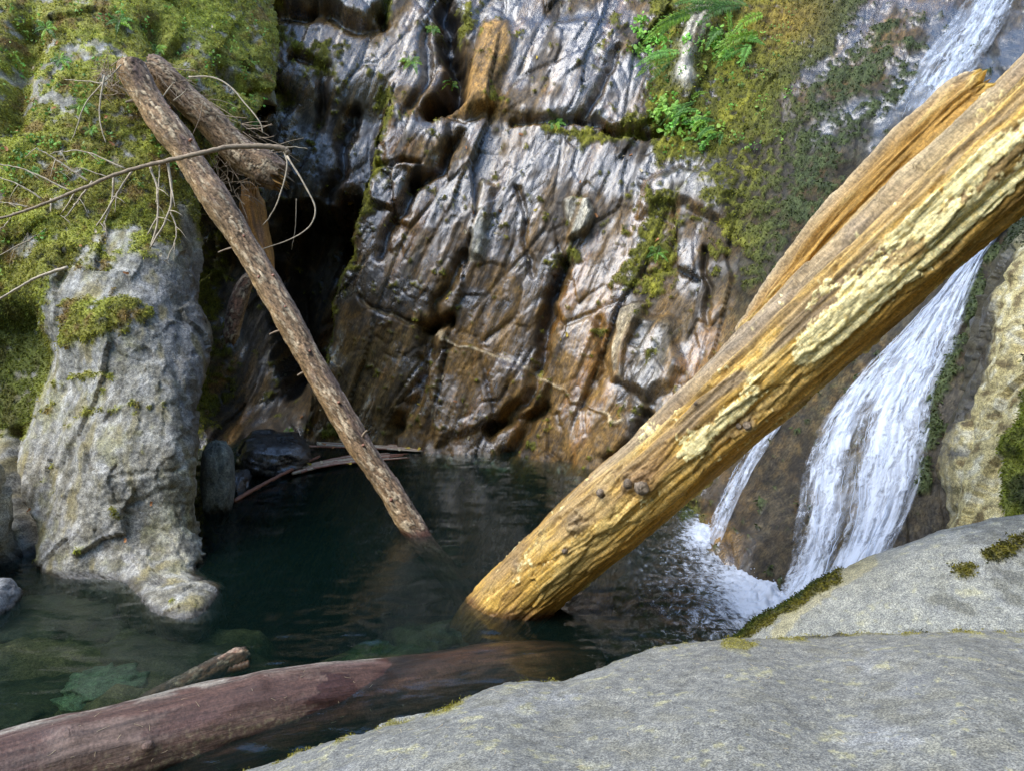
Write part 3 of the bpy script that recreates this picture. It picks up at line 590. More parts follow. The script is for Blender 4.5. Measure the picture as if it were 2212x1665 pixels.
for i, (x, y, dz, rad, cc, lb) in enumerate([(222,1475,.17,(.26,.22,.10),(.24,.33,.21),'pale green flat stone lying under the shallow water'),(130,1330,.2,(.55,.5,.14),(.10,.085,.045),'brown flat stone under water below the outcrop'),
    (400,1420,.24,(.5,.6,.15),(.085,.07,.04),'dark brown submerged ledge below the outcrop knob'),(60,1500,.24,(.6,.4,.14),(.07,.07,.035),'olive submerged slab behind the grey log'),(330,1560,.24,(.3,.35,.12),(.12,.14,.06),'olive-green submerged stone beside the sunken branch'),
    (935,1375,.34,(.42,.35,.22),(.10,.095,.055),'olive submerged boulder under the golden log foot'),(780,1440,.32,(.4,.4,.16),(.08,.10,.035),'mossy green submerged boulder behind the grey log'),(900,1230,.6,(.5,.35,.2),(.06,.065,.04),'dim grey submerged boulder under the slim trunk end')]):
    p = on_water(x, y, -dz); blob_rock('submerged_stone', p-np.array([0, 0, rad[2]*.6]), rad, (0, .05*i, .4*i), 51+i, cc, .1, (lb, 'stone'), n=36, rough_=2.2, power=3.2, group='stones under the pool water')

# ------------------------------------------------------------------ pool bed, water, added sky-blocking bank
gx = np.arange(-7, 6.01, .06); gy = np.arange(1.5, 12.6, .06); BX, BY = np.meshgrid(gx, gy)
Bp = np.stack([BX, BY, BX*0], -1)
sh = np.maximum(ss(-1.2, -2.1, BX)*ss(6.6, 5.6, BY), .6*ss(-.2, -1.5, BX)*ss(4.3, 3.6, BY))
zb = -2.3+2.09*sh+.14*fbm(Bp*1.2, 4, 401)+.05*fbm(Bp*5, 3, 403)+.5*ss(7.5, 10.5, BY)
cb = np.ones(Bp.shape)*np.array([.16, .125, .065]); cb = mixc(cb, (.07, .07, .035), ss(0, .4, fbm(Bp*2.2, 4, 405))); cb = mixc(cb, (.16, .13, .07), ss(.2, .5, fbm(Bp*6, 3, 407)))
be = obj('pool_bed', mesh_np(np.stack([BX, BY, zb], -1), gridq(*BX.shape), {'Col': cb, 'wet': 0*BX, 'moss': 0*BX}), M['outcrop']); tag(be, kind='structure')
FOOT = on_water(1685, 1298); FOOT2 = on_water(1545, 1165)
def wave(x, y):
    q = np.stack([x, y, x*0], -1)
    dfo = np.hypot(x-FOOT[0], y-FOOT[1]); dfo2 = np.hypot(x-FOOT2[0], y-FOOT2[1])
    near = np.exp(-dfo/1.1)+.5*np.exp(-dfo2/.6)
    calm = .55+.6*ss(-.5, .4, fbm(q*.5, 2, 411))
    q2 = q+.12*np.stack([pn(q*1.3, 431), pn(q*1.3, 433), q[..., 0]*0], -1)
    h = .014*pn(q2*np.array([1.2, 3.6, 1]), 413)+.022*(.5-np.abs(pn(q2*np.array([3.0, 8.2, 1])+3, 415)))+.004*pn(q2*np.array([6, 16, 1]), 417)
    h += .0035*np.sin(dfo*24+2.5*pn(q*1.2, 419))*np.exp(-dfo/3.5)
    return h*calm+near*(.022*fbm(q*9, 3, 421)+.014*pn(q*26, 423)), near
gx = np.arange(-6.5, 5.6, .032); gy = np.arange(2.4, 11.9, .032); WX, WY = np.meshgrid(gx, gy); WZ, near = wave(WX, WY)
top = np.stack([WX, WY, WZ], -1); nv, nu2 = WX.shape; nV = nv*nu2
idx = np.arange(nV).reshape(nv, nu2); rim = np.r_[idx[0, :-1], idx[:-1, -1], idx[-1, :0:-1], idx[:0:-1, 0]]
low = top.reshape(-1, 3)[rim].copy(); low[:, 2] = -3.2; li = nV+np.arange(len(rim))
sideq = np.stack([rim, np.roll(rim, -1), np.roll(li, -1), li], -1)[:, ::-1]
V = np.r_[top.reshape(-1, 3), low]; cidx = len(V); V = np.r_[V, [[-.4, 7, -3.2]]]
tri = np.stack([li, np.roll(li, -1), np.full(len(li), cidx)], -1)[:, ::-1]
wm, nt, pb, out = mat('pool_water'); L = nt.links; nt.nodes.remove(pb)
tr = N(nt, 'BsdfTransparent'); tr.inputs[0].default_value = (.93, .97, .96, 1); gl = N(nt, 'BsdfGlossy'); gl.inputs['Roughness'].default_value = .01
fr_ = N(nt, 'Fresnel'); fr_.inputs[0].default_value = 1.48; tcw = N(nt, 'TexCoord').outputs['Object']
nw = noise(nt, tcw, 16, 3, .6, ((1, 2, 1), (0, 0, 0))); bw = bump(nt, nw.outputs[0], .4, .006); L.new(bw, gl.inputs['Normal']); L.new(bw, fr_.inputs['Normal'])
mx = N(nt, 'MixShader'); L.new(fr_.outputs[0], mx.inputs[0]); L.new(tr.outputs[0], mx.inputs[1]); L.new(gl.outputs[0], mx.inputs[2]); df_ = N(nt, 'BsdfDiffuse'); df_.inputs[0].default_value = (.0016, .0046, .0036, 1); as_ = N(nt, 'AddShader'); L.new(mx.outputs[0], as_.inputs[0]); L.new(df_.outputs[0], as_.inputs[1]); L.new(as_.outputs[0], out.inputs[0])
va = N(nt, 'VolumeAbsorption'); va.inputs[0].default_value = (.42, .54, .44, 1); va.inputs[1].default_value = 4.2; L.new(va.outputs[0], out.inputs['Volume'])
wo_ = obj('pool_water', mesh_np(V, np.r_[gridq(nv, nu2), sideq], None, True, tri), wm); tag(wo_, kind='structure')
# unseen bank added behind the viewer to keep low sky off the gorge
ang = np.linspace(math.radians(150), math.radians(390), 80); zz_ = np.linspace(-1.5, 19, 70)
A, Z = np.meshgrid(ang, zz_); R_ = 10+Z*.2+1.2*fbm(np.stack([np.cos(A)*5, np.sin(A)*5, Z*.5], -1), 4, 431)
ZB = -1.5+(Z+1.5)*(.25+.75*ss(math.radians(205), math.radians(260), A)); bk = np.stack([np.cos(A)*R_, np.sin(A)*R_+2, ZB+1.3*fbm(np.stack([np.cos(A)*6, np.sin(A)*6, 0*Z], -1), 3, 433)*ss(2, 19, Z)*2], -1)
o = obj('sky_block_bank', mesh_np(bk, gridq(*A.shape)), M['bank']); tag(o, kind='structure')
# ------------------------------------------------------------------ wood
def catmull(pts, n):
    p = np.array(pts, float); p = np.r_[[2*p[0]-p[1]], p, [2*p[-1]-p[-2]]]; out = []
    m = len(p)-3; per = max(2, n//m)
    for i in range(m):
        u = np.linspace(0, 1, per, endpoint=False)[:, None]; a, b, c, d = p[i:i+4]
        out.append(.5*((2*b)+(-a+c)*u+(2*a-5*b+4*c-d)*u*u+(-a+3*b-3*c+d)*u**3))
    return np.r_[np.concatenate(out), [p[-2]]]
def tube_arrays(path, rad, nseg, toward=None, dispf=None, shape=None):
    path = np.asarray(path, float); tan = nrm(np.gradient(path, axis=0))
    ref = (np.array([0, 0, CAMZ])-path) if toward is None else np.broadcast_to(np.asarray(toward, float), path.shape)
    n1 = nrm(ref-tan*(ref*tan).sum(-1, keepdims=True)); n2 = np.cross(tan, n1)      # n1: towards the viewer
    if n2[len(n2)//2, 2] < 0: n2 = -n2                                              # n2: upwards
    th = np.linspace(0, 2*math.pi, nseg, endpoint=False)
    s = np.r_[0, np.cumsum(np.linalg.norm(np.diff(path, axis=0), axis=1))]
    TH, Sg = np.meshgrid(th, s); R = np.repeat(np.asarray(rad, float)[:, None], nseg, 1)
    D = n1[:, None]*np.cos(TH)[..., None]+n2[:, None]*np.sin(TH)[..., None]
    B = path[:, None]+D*R[..., None]
    uv = np.stack([np.cos(TH)*R, np.sin(TH)*R, Sg], -1)
    return B, D, TH, Sg, R, uv, tan
def tube_mesh(B, uv, col, wet, caps=True, tan=None):
    n, m, _ = B.shape; V = B.reshape(-1, 3); T = None; at = {'Col': col.reshape(-1, 3), 'wet': np.clip(wet, 0, 1).ravel(), 'cu': uv[..., 0].ravel(), 'cv': uv[..., 1].ravel(), 'su': uv[..., 2].ravel()}
    if caps:
        c0, c1 = B[0].mean(0), B[-1].mean(0); V = np.r_[V, [c0, c1]]; i = np.arange(m); k = np.roll(i, -1)
        T = np.r_[np.stack([k, i, np.full(m, n*m)], -1), np.stack([i+(n-1)*m, k+(n-1)*m, np.full(m, n*m+1)], -1)]
        for key in at:
            a = at[key]; at[key] = np.concatenate([a, [a[:m].mean(0), a[-m:].mean(0)]])
    return mesh_np(V, gridq(n, m, True), at, True, T)
def simple_tube(pts, r0, r1, nseg=6, n=24, jit=.0, seed=0):
    p = catmull(pts, n); k = len(p); r = np.linspace(r0, r1, k); r = r*(1+.12*np.sin(np.arange(k)*2.1+seed))
    if jit: p = p+jit*np.stack([pn(np.stack([np.arange(k)*.35+seed, np.full(k, q*7.3), np.zeros(k)], -1), seed) for q in range(3)], -1)*np.linspace(.2, 1, k)[:, None]
    B, D, TH, Sg, R, uv, tan = tube_arrays(p, r, nseg)
    m = nseg; V = B.reshape(-1, 3); V = np.r_[V, [p[0], p[-1]]]; i = np.arange(m); q = np.roll(i, -1); nn = len(p)
    T = np.r_[np.stack([q, i, np.full(m, nn*m)], -1), np.stack([i+(nn-1)*m, q+(nn-1)*m, np.full(m, nn*m+1)], -1)]
    return mesh_np(V, gridq(nn, m, True), None, True, T)
def cracks(uv, fa, fl, seed, o=4): return ridg(np.stack([uv[..., 0]*fa, uv[..., 1]*fa, uv[..., 2]*fl], -1), o, seed)
def ang(th, a, w): 
    q = (th-a+math.pi) % (2*math.pi)-math.pi; return np.exp(-(q/w)**2)

# --- the big golden log
g0 = unproj(1103, 1303, 6.05); g1 = unproj(2217, 290, 4.15); gd = (g1-g0)/np.linalg.norm(g1-g0); GL = np.linalg.norm(g1-g0)
gs = np.linspace(-.75, GL+1.3, 600); gp = g0+gs[:, None]*gd
gr = np.interp(gs, [-.75, -.2, .3, GL*.5, GL, GL+1.3], [.17, .262, .275, .295, .315, .33])
B, D, TH, Sg, R, uv, tan = tube_arrays(gp, gr, 240); Ss = Sg-.75; sf = Ss/GL
tw = TH+.12*Ss+.25*pn(np.stack([Ss*.8, TH*0, TH*0], -1), 600)+.12*pn(np.stack([Ss*3.5, TH*2.5, TH*0], -1), 602); uvt = np.stack([np.cos(tw)*R, np.sin(tw)*R, Sg], -1)
q1 = cracks(uvt, 9, .55, 601); q2 = cracks(uvt, 26, 1.3, 603, 3); nb1 = fbm(uvt*np.array([5, 5, 1.5]), 4, 605); nb2 = fbm(uvt*30, 3, 607)
plates, ep, idp = facets(uvt*np.array([9, 9, 1.6])+nb1[..., None]*.6, 609)
dr_ = .009*q1-.014*ss(.35, 1.1, -q1)+.007*q2+.016*plates-.008*np.exp(-(ep/.05)**2)+.03*fbm(uvt*np.array([2.5, 2.5, .7]), 3, 611)+.003*nb2
half = ss(.28, .5, sf)                                                   # the bark-stripped upper half is more furrowed
for a0, wd, dp, s0 in ((math.radians(33), .06, .035, .3), (math.radians(22), .05, .03, .42), (math.radians(-24), .05, .03, .33), (math.radians(-52), .06, .04, .25), (math.radians(5), .03, .012, .7), (math.radians(12), .05, .02, .1), (math.radians(-35), .04, .02, .0)):
    wv = .09*pn(np.stack([Ss*1.1, TH*0+a0*9, TH*0], -1), 613); dr_ -= .55*dp*ang(TH, a0+wv, wd)*ss(s0-.06, s0+.06, sf+.1*nb1)
dr_ -= .10*half*ang(TH, math.radians(60), .2)                            # hollow below the split slab
knots = [(.235, math.radians(24), .075, .035), (.30, math.radians(26), .045, .022), (.36, math.radians(-2), .07, .03), (.345, math.radians(14), .055, .03), (.19, math.radians(3), .03, .02), (.53, math.radians(-33), .035, .03), (.5, math.radians(28), .02, .012), (.09, math.radians(40), .05, .015)]
kd = np.zeros_like(TH)
for s0, a0, r_, h_ in knots:
    dd = np.hypot((sf-s0)*GL*.8, ((TH-a0+math.pi) % (2*math.pi)-math.pi)*R); kk = np.exp(-(dd/r_)**2); kd = np.maximum(kd, kk); dr_ += h_*kk*(1+.6*np.cos(dd/r_*7)+1.2*nb2)
dr_ -= .03*np.exp(-(Ss+.02)**2/.004)*ss(.1, .5, nb1)
GB = B+D*dr_[..., None]
col = np.ones(B.shape)*np.array([.54, .315, .06]); col = mixc(col, (.64, .43, .13), ss(0, .5, nb1+.4*nb2)); col = mixc(col, (.33, .185, .045), ss(.1, .6, -nb1+.3*q2-.2)); col = mixc(col, (.33, .22, .10), ss(.15, .6, fbm(uvt*np.array([4, 4, .9]), 4, 621)+.2*np.sin(TH))*.65)
col = mixc(col, (.52, .25, .035), .75*ang(TH, math.radians(-60), .4)); col = mixc(col, (.30, .24, .17), .7*ang(TH, math.radians(75), .45)*ss(.05, .3, sf+.2*nb1))
col = mixc(col, (.06, .036, .014), np.clip(ss(.5, 1.2, -q1)*.7+ss(.05, .0, ep)*.4+ss(.6, 1.2, -q2)*.45, 0, 1))
col = mixc(col, (.23, .165, .10), .85*half*ss(.0, .35, fbm(uvt*np.array([6, 6, 1.2]), 4, 623))*ang(TH, math.radians(14), .5))
pm = ang(TH, math.radians(-8)+.10*np.sin(Ss*1.7)-.10*(sf-.6), .36)*ss(.40, .46, sf)+.8*ang(TH, math.radians(-28), .14)*ss(.62, .72, sf)+.6*ang(TH, math.radians(12), .12)*ss(.78, .85, sf)
pm = ss(.46, .56, pm*(.80+1.2*pn(np.stack([Ss*2.3, TH*2., TH*0], -1), 631))+.85*fbm(uvt*np.array([7, 7, 3.2]), 4, 625)+.5*fbm(uvt*30, 3, 627)-.06)
col = mixc(col, mixc(np.ones(B.shape)*np.array([.86, .72, .34]), (.74, .55, .19), ss(0, .5, nb2)), pm*.95); GB = GB+D*(pm*(.010+.010*fbm(uvt*26, 3, 629)))[..., None]
col = mixc(col, (.20, .15, .10), kd*.6); col = mixc(col, (.22, .12, .05), .6*ang(TH, math.radians(2), .3)*np.exp(-((sf-.37)/.05)**2))
wetz = ss(.10, .02, GB[..., 2]+.03*nb1); col = mixc(col, (.09, .04, .015), wetz*.8)
gl_ = empty('golden_log', (g0[0], g0[1], -.5)); tag(gl_, 'thick golden stripped log slanting out of the pool in front of the waterfall', 'log')
obj('trunk', tube_mesh(GB, uv, col, wetz*.9), M['wood'], gl_)
# split slab along its upper side
ns_ = 230; us = np.linspace(0, 1, ns_); i0 = np.interp(.28*GL, gs, np.arange(len(gs)))
spx = np.array([(1600,724),(1660,656),(1720,586),(1760,536),(1800,488),(1880,404),(1970,313),(2050,238),(2121,181)], float)
stt = np.interp(spx[:, 0], [1103, 2217], [1/6.05, 1/4.15]); spt = 1/stt+np.array([.10, .09, .08, .05, .03, .02, .0, -.02, -.03])
path = catmull(unproj(spx[:, 0], spx[:, 1], spt), ns_); k = len(path); uu = np.linspace(0, 1, k)
rd = .12*np.interp(uu, [0, .08, .3, .75, .94, .985, 1], [.25, .6, .95, 1.05, .85, .62, .5])
B, D, TH, Sg, R, uv, tan = tube_arrays(path, rd, 64)
sq = (np.abs(np.cos(TH-.35)/.5)**5+np.abs(np.sin(TH-.35)/.95)**5)**(-1/5); B = path[:, None]+D*(R*sq)[..., None]
c1 = cracks(uv, 28, .7, 641); c2 = fbm(uv*np.array([14, 14, 2.5]), 4, 643)
Bs = B+D*(.016*c1+.026*c2+.004*fbm(uv*40, 3, 645))[..., None]+tan[:, None]*(ss(.9, 1, uu)[:, None]*.10*fbm(np.stack([np.cos(TH)*2.2, np.sin(TH)*2.2, TH*0], -1), 3, 647))[..., None]
cs = np.ones(B.shape)*np.array([.40, .215, .045]); cs = mixc(cs, (.24, .11, .02), ss(.0, .6, -c1+.3*c2)); cs = mixc(cs, (.50, .33, .10), ss(.2, .6, c2))
cs = mixc(cs, (.38, .28, .16), ang(TH, math.radians(100), .75)*ss(-.5, .2, c2+.3)); cs = mixc(cs, (.55, .34, .07), ss(.975, 1., uu)[:, None]+0*TH)
obj('split_slab', tube_mesh(Bs, uv, cs, 0*TH), M['wood'], gl_)
# loose bark flakes and knot stubs
def lump(name, ctr, axis, r, h, seed, color, material, parent, n=14):
    th = np.linspace(0, math.pi, n)[:, None]; ph = np.linspace(0, 2*math.pi, 20, endpoint=False)[None]
    Dd = np.stack([np.sin(th)*np.cos(ph), np.sin(th)*np.sin(ph), np.cos(th)+0*ph], -1)
    Q = Dd*np.array([r, r, h])*(1+.28*fbm(Dd*1.8+seed, 4, seed))[..., None]
    qn = Vector(axis).to_track_quat('Z', 'Y').to_matrix(); Q = Q@np.array(qn).T+np.array(ctr)
    cc = np.ones(Q.shape)*np.array(color)*(1+.5*fbm(Dd*5+seed, 3, seed))[..., None]
    return obj(name, mesh_np(Q, gridq(n, 20, True), {'Col': np.clip(cc, .01, .9), 'wet': 0*Q[..., 0], 'cu': Q[..., 0], 'cv': Q[..., 1], 'su': Q[..., 2]}), material, parent)
def gl_pt(sfv, a0):
    i = int(np.interp(sfv*GL, gs, np.arange(len(gs)))); j = int((a0 % (2*math.pi))/(2*math.pi)*240) % 240; return GB[i, j], nrm(GB[i, j]-gp[i])
for sfv, a0, r_, h_ in ((.36, -2, .05, .03), (.345, 13, .035, .03), (.30, 27, .03, .02), (.19, 3, .02, .022), (.53, -33, .028, .035), (.52, -30, .02, .025), (.5, 28, .012, .018)):
    p, ax = gl_pt(sfv, math.radians(a0)); lump('knot', p-ax*.004, ax, r_, h_, int(sfv*100)+a0+50, (.19, .14, .09), M['wood'], gl_)

# --- conifer bark on the slim trunk and the broken log
def bark_log(name_part, path, rad, seed, parent, nseg=72, wetfn=None, endj=.03, warm=1., basec=(.27, .17, .09)):
    B, D, TH, Sg, R, uv, tan = tube_arrays(path, rad, nseg)
    c1 = cracks(uv, 16, 2.6, seed, 4); f, e, _ = facets(uv*np.array([26, 26, 8])+fbm(uv*8, 3, seed+3)[..., None]*.7, seed+1); n1 = fbm(uv*np.array([6, 6, 2]), 4, seed+5); n2 = fbm(uv*30, 3, seed+7)
    B2 = B+D*(.006*c1+.006*f-.006*np.exp(-(e/.08)**2)+.02*fbm(uv*np.array([3, 3, 1.2]), 3, seed+9))[..., None]
    m = len(path); ends = np.exp(-np.minimum(np.arange(m), m-1-np.arange(m))/5.)
    B2 = B2+tan[:, None]*(ends[:, None]*endj*fbm(np.stack([np.cos(TH)*3, np.sin(TH)*3, TH*0], -1), 3, seed+11))[..., None]
    col = np.ones(B.shape)*np.array(basec); col = mixc(col, (.54, .41, .25), ss(.0, .5, f+.4*n2)); col = mixc(col, (.16, .10, .07), ss(.1, .6, -n1+.2*f)); col = mixc(col, (.045, .03, .018), np.clip(ss(.13, .0, e)*.95+ss(.5, 1.1, -c1)*.5, 0, 1))
    col = mixc(col, (.38, .22, .07), .55*ang(TH, math.radians(-70), .6)); col = mixc(col, (.24, .17, .14), .6*ang(TH, math.radians(80), .6))
    wt = np.zeros_like(TH)
    if wetfn is not None: wt = wetfn(B2, n1); col = mixc(col, (.07, .025, .018), wt*.85)
    return obj(name_part, tube_mesh(B2, uv, col, wt), M['bark'], parent), B2, path
sp = [(283,140),(293,165),(342,247),(395,317),(431,377),(500,482),(537,542),(619,685),(696,821),(775,960),(840,1055),(897,1148),(955,1222),(1015,1300)]
stv = [8.35,8.32,8.24,8.17,8.12,8.04,8.0,7.9,7.8,7.7,7.64,7.58,7.50,7.42]
spt = np.array([unproj(x, y, t) for (x, y), t in zip(sp, stv)]); path = catmull(spt, 420); k = len(path)
rad = np.interp(np.linspace(0, 1, k), [0, .02, .1, .35, .8, 1], [.10, .145, .155, .135, .115, .105]); rad = rad*(1+.05*np.sin(np.linspace(0, 40, k)))
st_ = empty('slim_trunk', (spt[-1][0], spt[-1][1], -.8)); tag(st_, 'slim bark-covered conifer trunk leaning from the mossy outcrop into the pool', 'log')
_, SB, SPATH = bark_log('trunk', path, rad, 700, st_, wetfn=lambda P_, n: ss(.10, .03, P_[..., 2]+.04*n))
def near_path(pa, x, y):
    qx, qy, _ = proj(pa); i = int(np.argmin(np.hypot(qx-x, qy-y))); return i
for x, y, dx, dy, ln, r_ in ((303,228,-40,-8,.10,.02),(430,300,8,-30,.05,.018),(455,410,5,5,.04,.022),(523,514,0,0,.03,.018),(602,724,-24,-2,.12,.013),(625,572,10,0,.03,.018),(662,807,-24,4,.08,.014),(640,650,0,0,.03,.018),(690,745,4,0,.03,.015),(733,868,0,0,.03,.02),(797,940,8,-30,.13,.016),(783,962,0,0,.03,.02),(848,1078,0,0,.035,.022),(500,545,-26,-2,.16,.012),(340,240,20,-4,.03,.02),(560,600,-5,0,.03,.016),(395,330,12,0,.03,.018)):
    i = near_path(SPATH, x, y); c0 = SPATH[i]; tv = proj(c0)[2]; side = unproj(x+dx, y+dy, tv)-c0; tc = nrm(np.array([0, 0, CAMZ])-c0)
    dirn = nrm(side*(1 if abs(dx)+abs(dy) > 9 else .3)/max(.001, np.linalg.norm(side))+tc*(.35 if abs(dx) > 12 else 1.0)); r0 = rad[i]
    o = obj('branch_stub', simple_tube([c0+dirn*r0*.8, c0+dirn*(r0+ln*.5), c0+dirn*(r0+ln)+np.array([0, 0, -.01])], r_, r_*.6, 8, 8), M['twig'] if ln > .06 else M['twig_red'], st_)
# broken log lying behind its top
bp = [(322,140),(345,155),(400,212),(455,262),(515,330),(560,358),(603,384)]; bt = [8.62,8.63,8.68,8.72,8.78,8.8,8.82]
bpt = np.array([unproj(x, y, t) for (x, y), t in zip(bp, bt)]); path = catmull(bpt, 200); k = len(path)
bl = empty('broken_log', tuple(bpt[-1]-np.array([0, 0, .25]))); tag(bl, 'short thick broken log jammed behind the slim trunk, shaggy snapped end', 'log')
_, BB, BPATH = bark_log('trunk', path, np.interp(np.linspace(0, 1, k), [0, .05, .5, .9, 1], [.10, .13, .165, .205, .17]), 740, bl, endj=.12)
for i in range(26):
    a_ = random.uniform(0, 6.28); r_ = random.uniform(.04, .17); e_ = BPATH[-1]; tn = nrm(BPATH[-1]-BPATH[-9]); n1 = nrm(np.cross(tn, [0, 0, 1])); n2 = np.cross(tn, n1)
    b0 = e_+(n1*math.cos(a_)+n2*math.sin(a_))*r_-tn*.08
    obj('splinter', simple_tube([b0, b0+tn*random.uniform(.08, .14), b0+tn*random.uniform(.15, .22)+np.array([0, 0, random.uniform(-.03, .02)])], .02, .003, 5, 6), M['splinter'] if i % 3 else M['twig'], bl)
# orange splintered stump wedged in the crevice and the piece below it
sb = empty('splintered_stump', tuple(unproj(575, 600, 9.25))); tag(sb, 'orange splintered broken trunk standing in the crevice behind the slim trunk', 'log')
path = catmull([unproj(x, y, t) for x, y, t in ((540,418,9.15),(548,460,9.15),(558,510,9.18),(570,560,9.2),(580,640,9.25))], 120); k = len(path)
B, D, TH, Sg, R, uv, tan = tube_arrays(path, np.interp(np.linspace(0, 1, k), [0, .15, .6, 1], [.07, .13, .12, .10]), 64); c1 = cracks(uv, 14, .8, 760); n1 = fbm(uv*np.array([8, 8, 1.5]), 4, 761)
Bq = B+D*(.018*c1+.02*n1)[..., None]+tan[:, None]*(np.exp(-np.arange(k)/14.)[:, None]*.22*fbm(np.stack([np.cos(TH)*4, np.sin(TH)*4, TH*0], -1), 3, 763))[..., None]
cq = np.ones(B.shape)*np.array([.36, .17, .04]); cq = mixc(cq, (.52, .30, .06), ss(.0, .5, n1)*np.exp(-np.arange(k)/30.)[:, None]); cq = mixc(cq, (.10, .045, .015), ss(.3, 1.1, -c1)); cq = mixc(cq, (.25, .13, .06), ss(0, .4, -n1))
obj('trunk', tube_mesh(Bq, uv, cq, 0*TH+.2), M['wood'], sb)
for i in range(18):
    a_ = random.uniform(0, 6.28); r_ = random.uniform(.02, .11); b0 = path[6]+np.array([math.cos(a_)*r_, math.sin(a_)*r_, -.05]); obj('splinter', simple_tube([b0, b0+np.array([random.uniform(-.02, .02), 0, .1]), b0+np.array([random.uniform(-.04, .04), random.uniform(-.03, .03), random.uniform(.12, .26)])], .016, .003, 5, 6), M['splinter'], sb)
path = catmull([unproj(x, y, t) for x, y, t in ((556,592,9.0),(530,615,8.95),(513,660,8.9),(503,700,8.87),(497,738,8.85))], 90); k = len(path)
db = empty('driftwood_piece', tuple(path[-1])); tag(db, 'bent reddish-brown broken branch wedged on wet rock below the stump', 'branch')
bark_log('stem', path, np.interp(np.linspace(0, 1, k), [0, .3, .5, .9, 1], [.075, .085, .10, .085, .05]), 780, db, 48, endj=.1, basec=(.25, .13, .075))

# --- grey log low in the water at the near left
lp = [unproj(-520, 1862, 3.2), unproj(0, 1705, 3.9), unproj(300, 1620, 4.28), unproj(600, 1546, 4.72), unproj(850, 1508, 5.19), unproj(1100, 1466, 5.6), unproj(1280, 1445, 5.95)]
path = catmull(lp, 420); k = len(path); s_ = np.linspace(0, 1, k)
rad = np.interp(s_, [0, .3, .6, .9, 1], [.285, .28, .275, .26, .2])
B, D, TH, Sg, R, uv, tan = tube_arrays(path, rad, 140); n1 = fbm(uv*np.array([4, 4, 1.2]), 4, 801); n2 = fbm(uv*np.array([16, 16, 4]), 4, 803); n3 = fbm(uv*40, 3, 805); c1 = cracks(uv, 8, .5, 807)
GBx, GBy, _ = proj(B)
bl_ = .02*n1+.007*n2+.003*c1+.02*np.exp(-(np.hypot(GBx-150, GBy-1590)/40)**2)+.015*np.exp(-(np.hypot(GBx-560, GBy-1475)/25)**2)+.02*np.exp(-(np.hypot(GBx-315, GBy-1610)/22)**2)
B2 = B+D*bl_[..., None]; z = B2[..., 2]
col = np.ones(B.shape)*np.array([.10, .052, .036]); col = mixc(col, (.165, .11, .08), ss(0, .5, n1+.3*n3)*.8); col = mixc(col, (.13, .07, .06), ss(.05, .5, fbm(uv*np.array([3, 3, .5]), 4, 811))*.8); col = mixc(col, (.33, .29, .22), ang(TH, math.radians(80), .22)*ss(-.2, .3, n2+.2)*.8)  # last mix paints the top edge pale, as if catching light
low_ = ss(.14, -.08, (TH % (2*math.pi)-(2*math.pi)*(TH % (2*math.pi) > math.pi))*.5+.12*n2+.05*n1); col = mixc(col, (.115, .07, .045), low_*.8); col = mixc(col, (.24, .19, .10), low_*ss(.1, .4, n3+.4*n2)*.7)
damp = pmask(GBx+14*n2*3, GBy+14*n1*3, [(665,1535),(700,1470),(760,1465),(800,1500),(870,1410),(1400,1360),(1400,1700),(760,1700),(735,1560)], 3)*(1-.97*pmask(GBx+10*n2, GBy+12*n1, [(735,1440),(845,1412),(840,1430),(835,1460),(800,1480),(785,1450),(770,1440)], 3))
damp = np.clip(damp*ss(1.5, 1.2, GBx*0+1)+damp, 0, 1); damp = np.maximum(damp, ss(.03, -.01, z+.02*n2)); col = mixc(col, (.05, .02, .014), damp*.85); col = mixc(col, (.22, .085, .05), ss(.0, -.06, z)*ss(-.3, .4, n2+.3)*.9)
gl2 = empty('grey_log', (float(path[k//2][0]), float(path[k//2][1]), -.5)); tag(gl2, 'smooth purplish-grey log sinking into the pool along the near boulder, wet red end', 'log')
obj('trunk', tube_mesh(B2, uv, col, np.clip(.1+.75*damp, 0, 1)), M['wetlog'], gl2); GLOG = (B2, GBx, GBy, D)
for x, y, r_ in ((318,1612,.03),(272,1636,.022),(150,1588,.035),(575,1462,.02)):
    i = np.unravel_index(np.argmin(np.hypot(GBx-x, GBy-y)+1e3*(np.cos(TH) < 0)), GBx.shape); lump('knot', B2[i]-D[i]*r_*.45, D[i], r_*1.1, r_*.6, int(x), (.15, .095, .07), M['wetlog'], gl2)
# sunken branch behind it
path = catmull([on_water(200, 1585, -.20), on_water(320, 1518, -.15), on_water(430, 1462, -.10), on_water(535, 1412, -.06)], 100); k = len(path)
su = empty('sunken_branch', tuple(path[0])); tag(su, 'brown forked branch lying just under the shallow water behind the grey log', 'branch')
bark_log('stem', path, np.interp(np.linspace(0, 1, k), [0, .6, .95, 1], [.05, .065, .075, .05]), 820, su, 40, endj=.05, basec=(.22, .11, .05), wetfn=lambda P_, n: 0*n+.4)
obj('fork', simple_tube([path[-26], path[-12]+np.array([.05, -.05, -.02]), path[-1]+np.array([.05, -.10, -.02])], .04, .03, 10, 20), M['twig_red'], su)
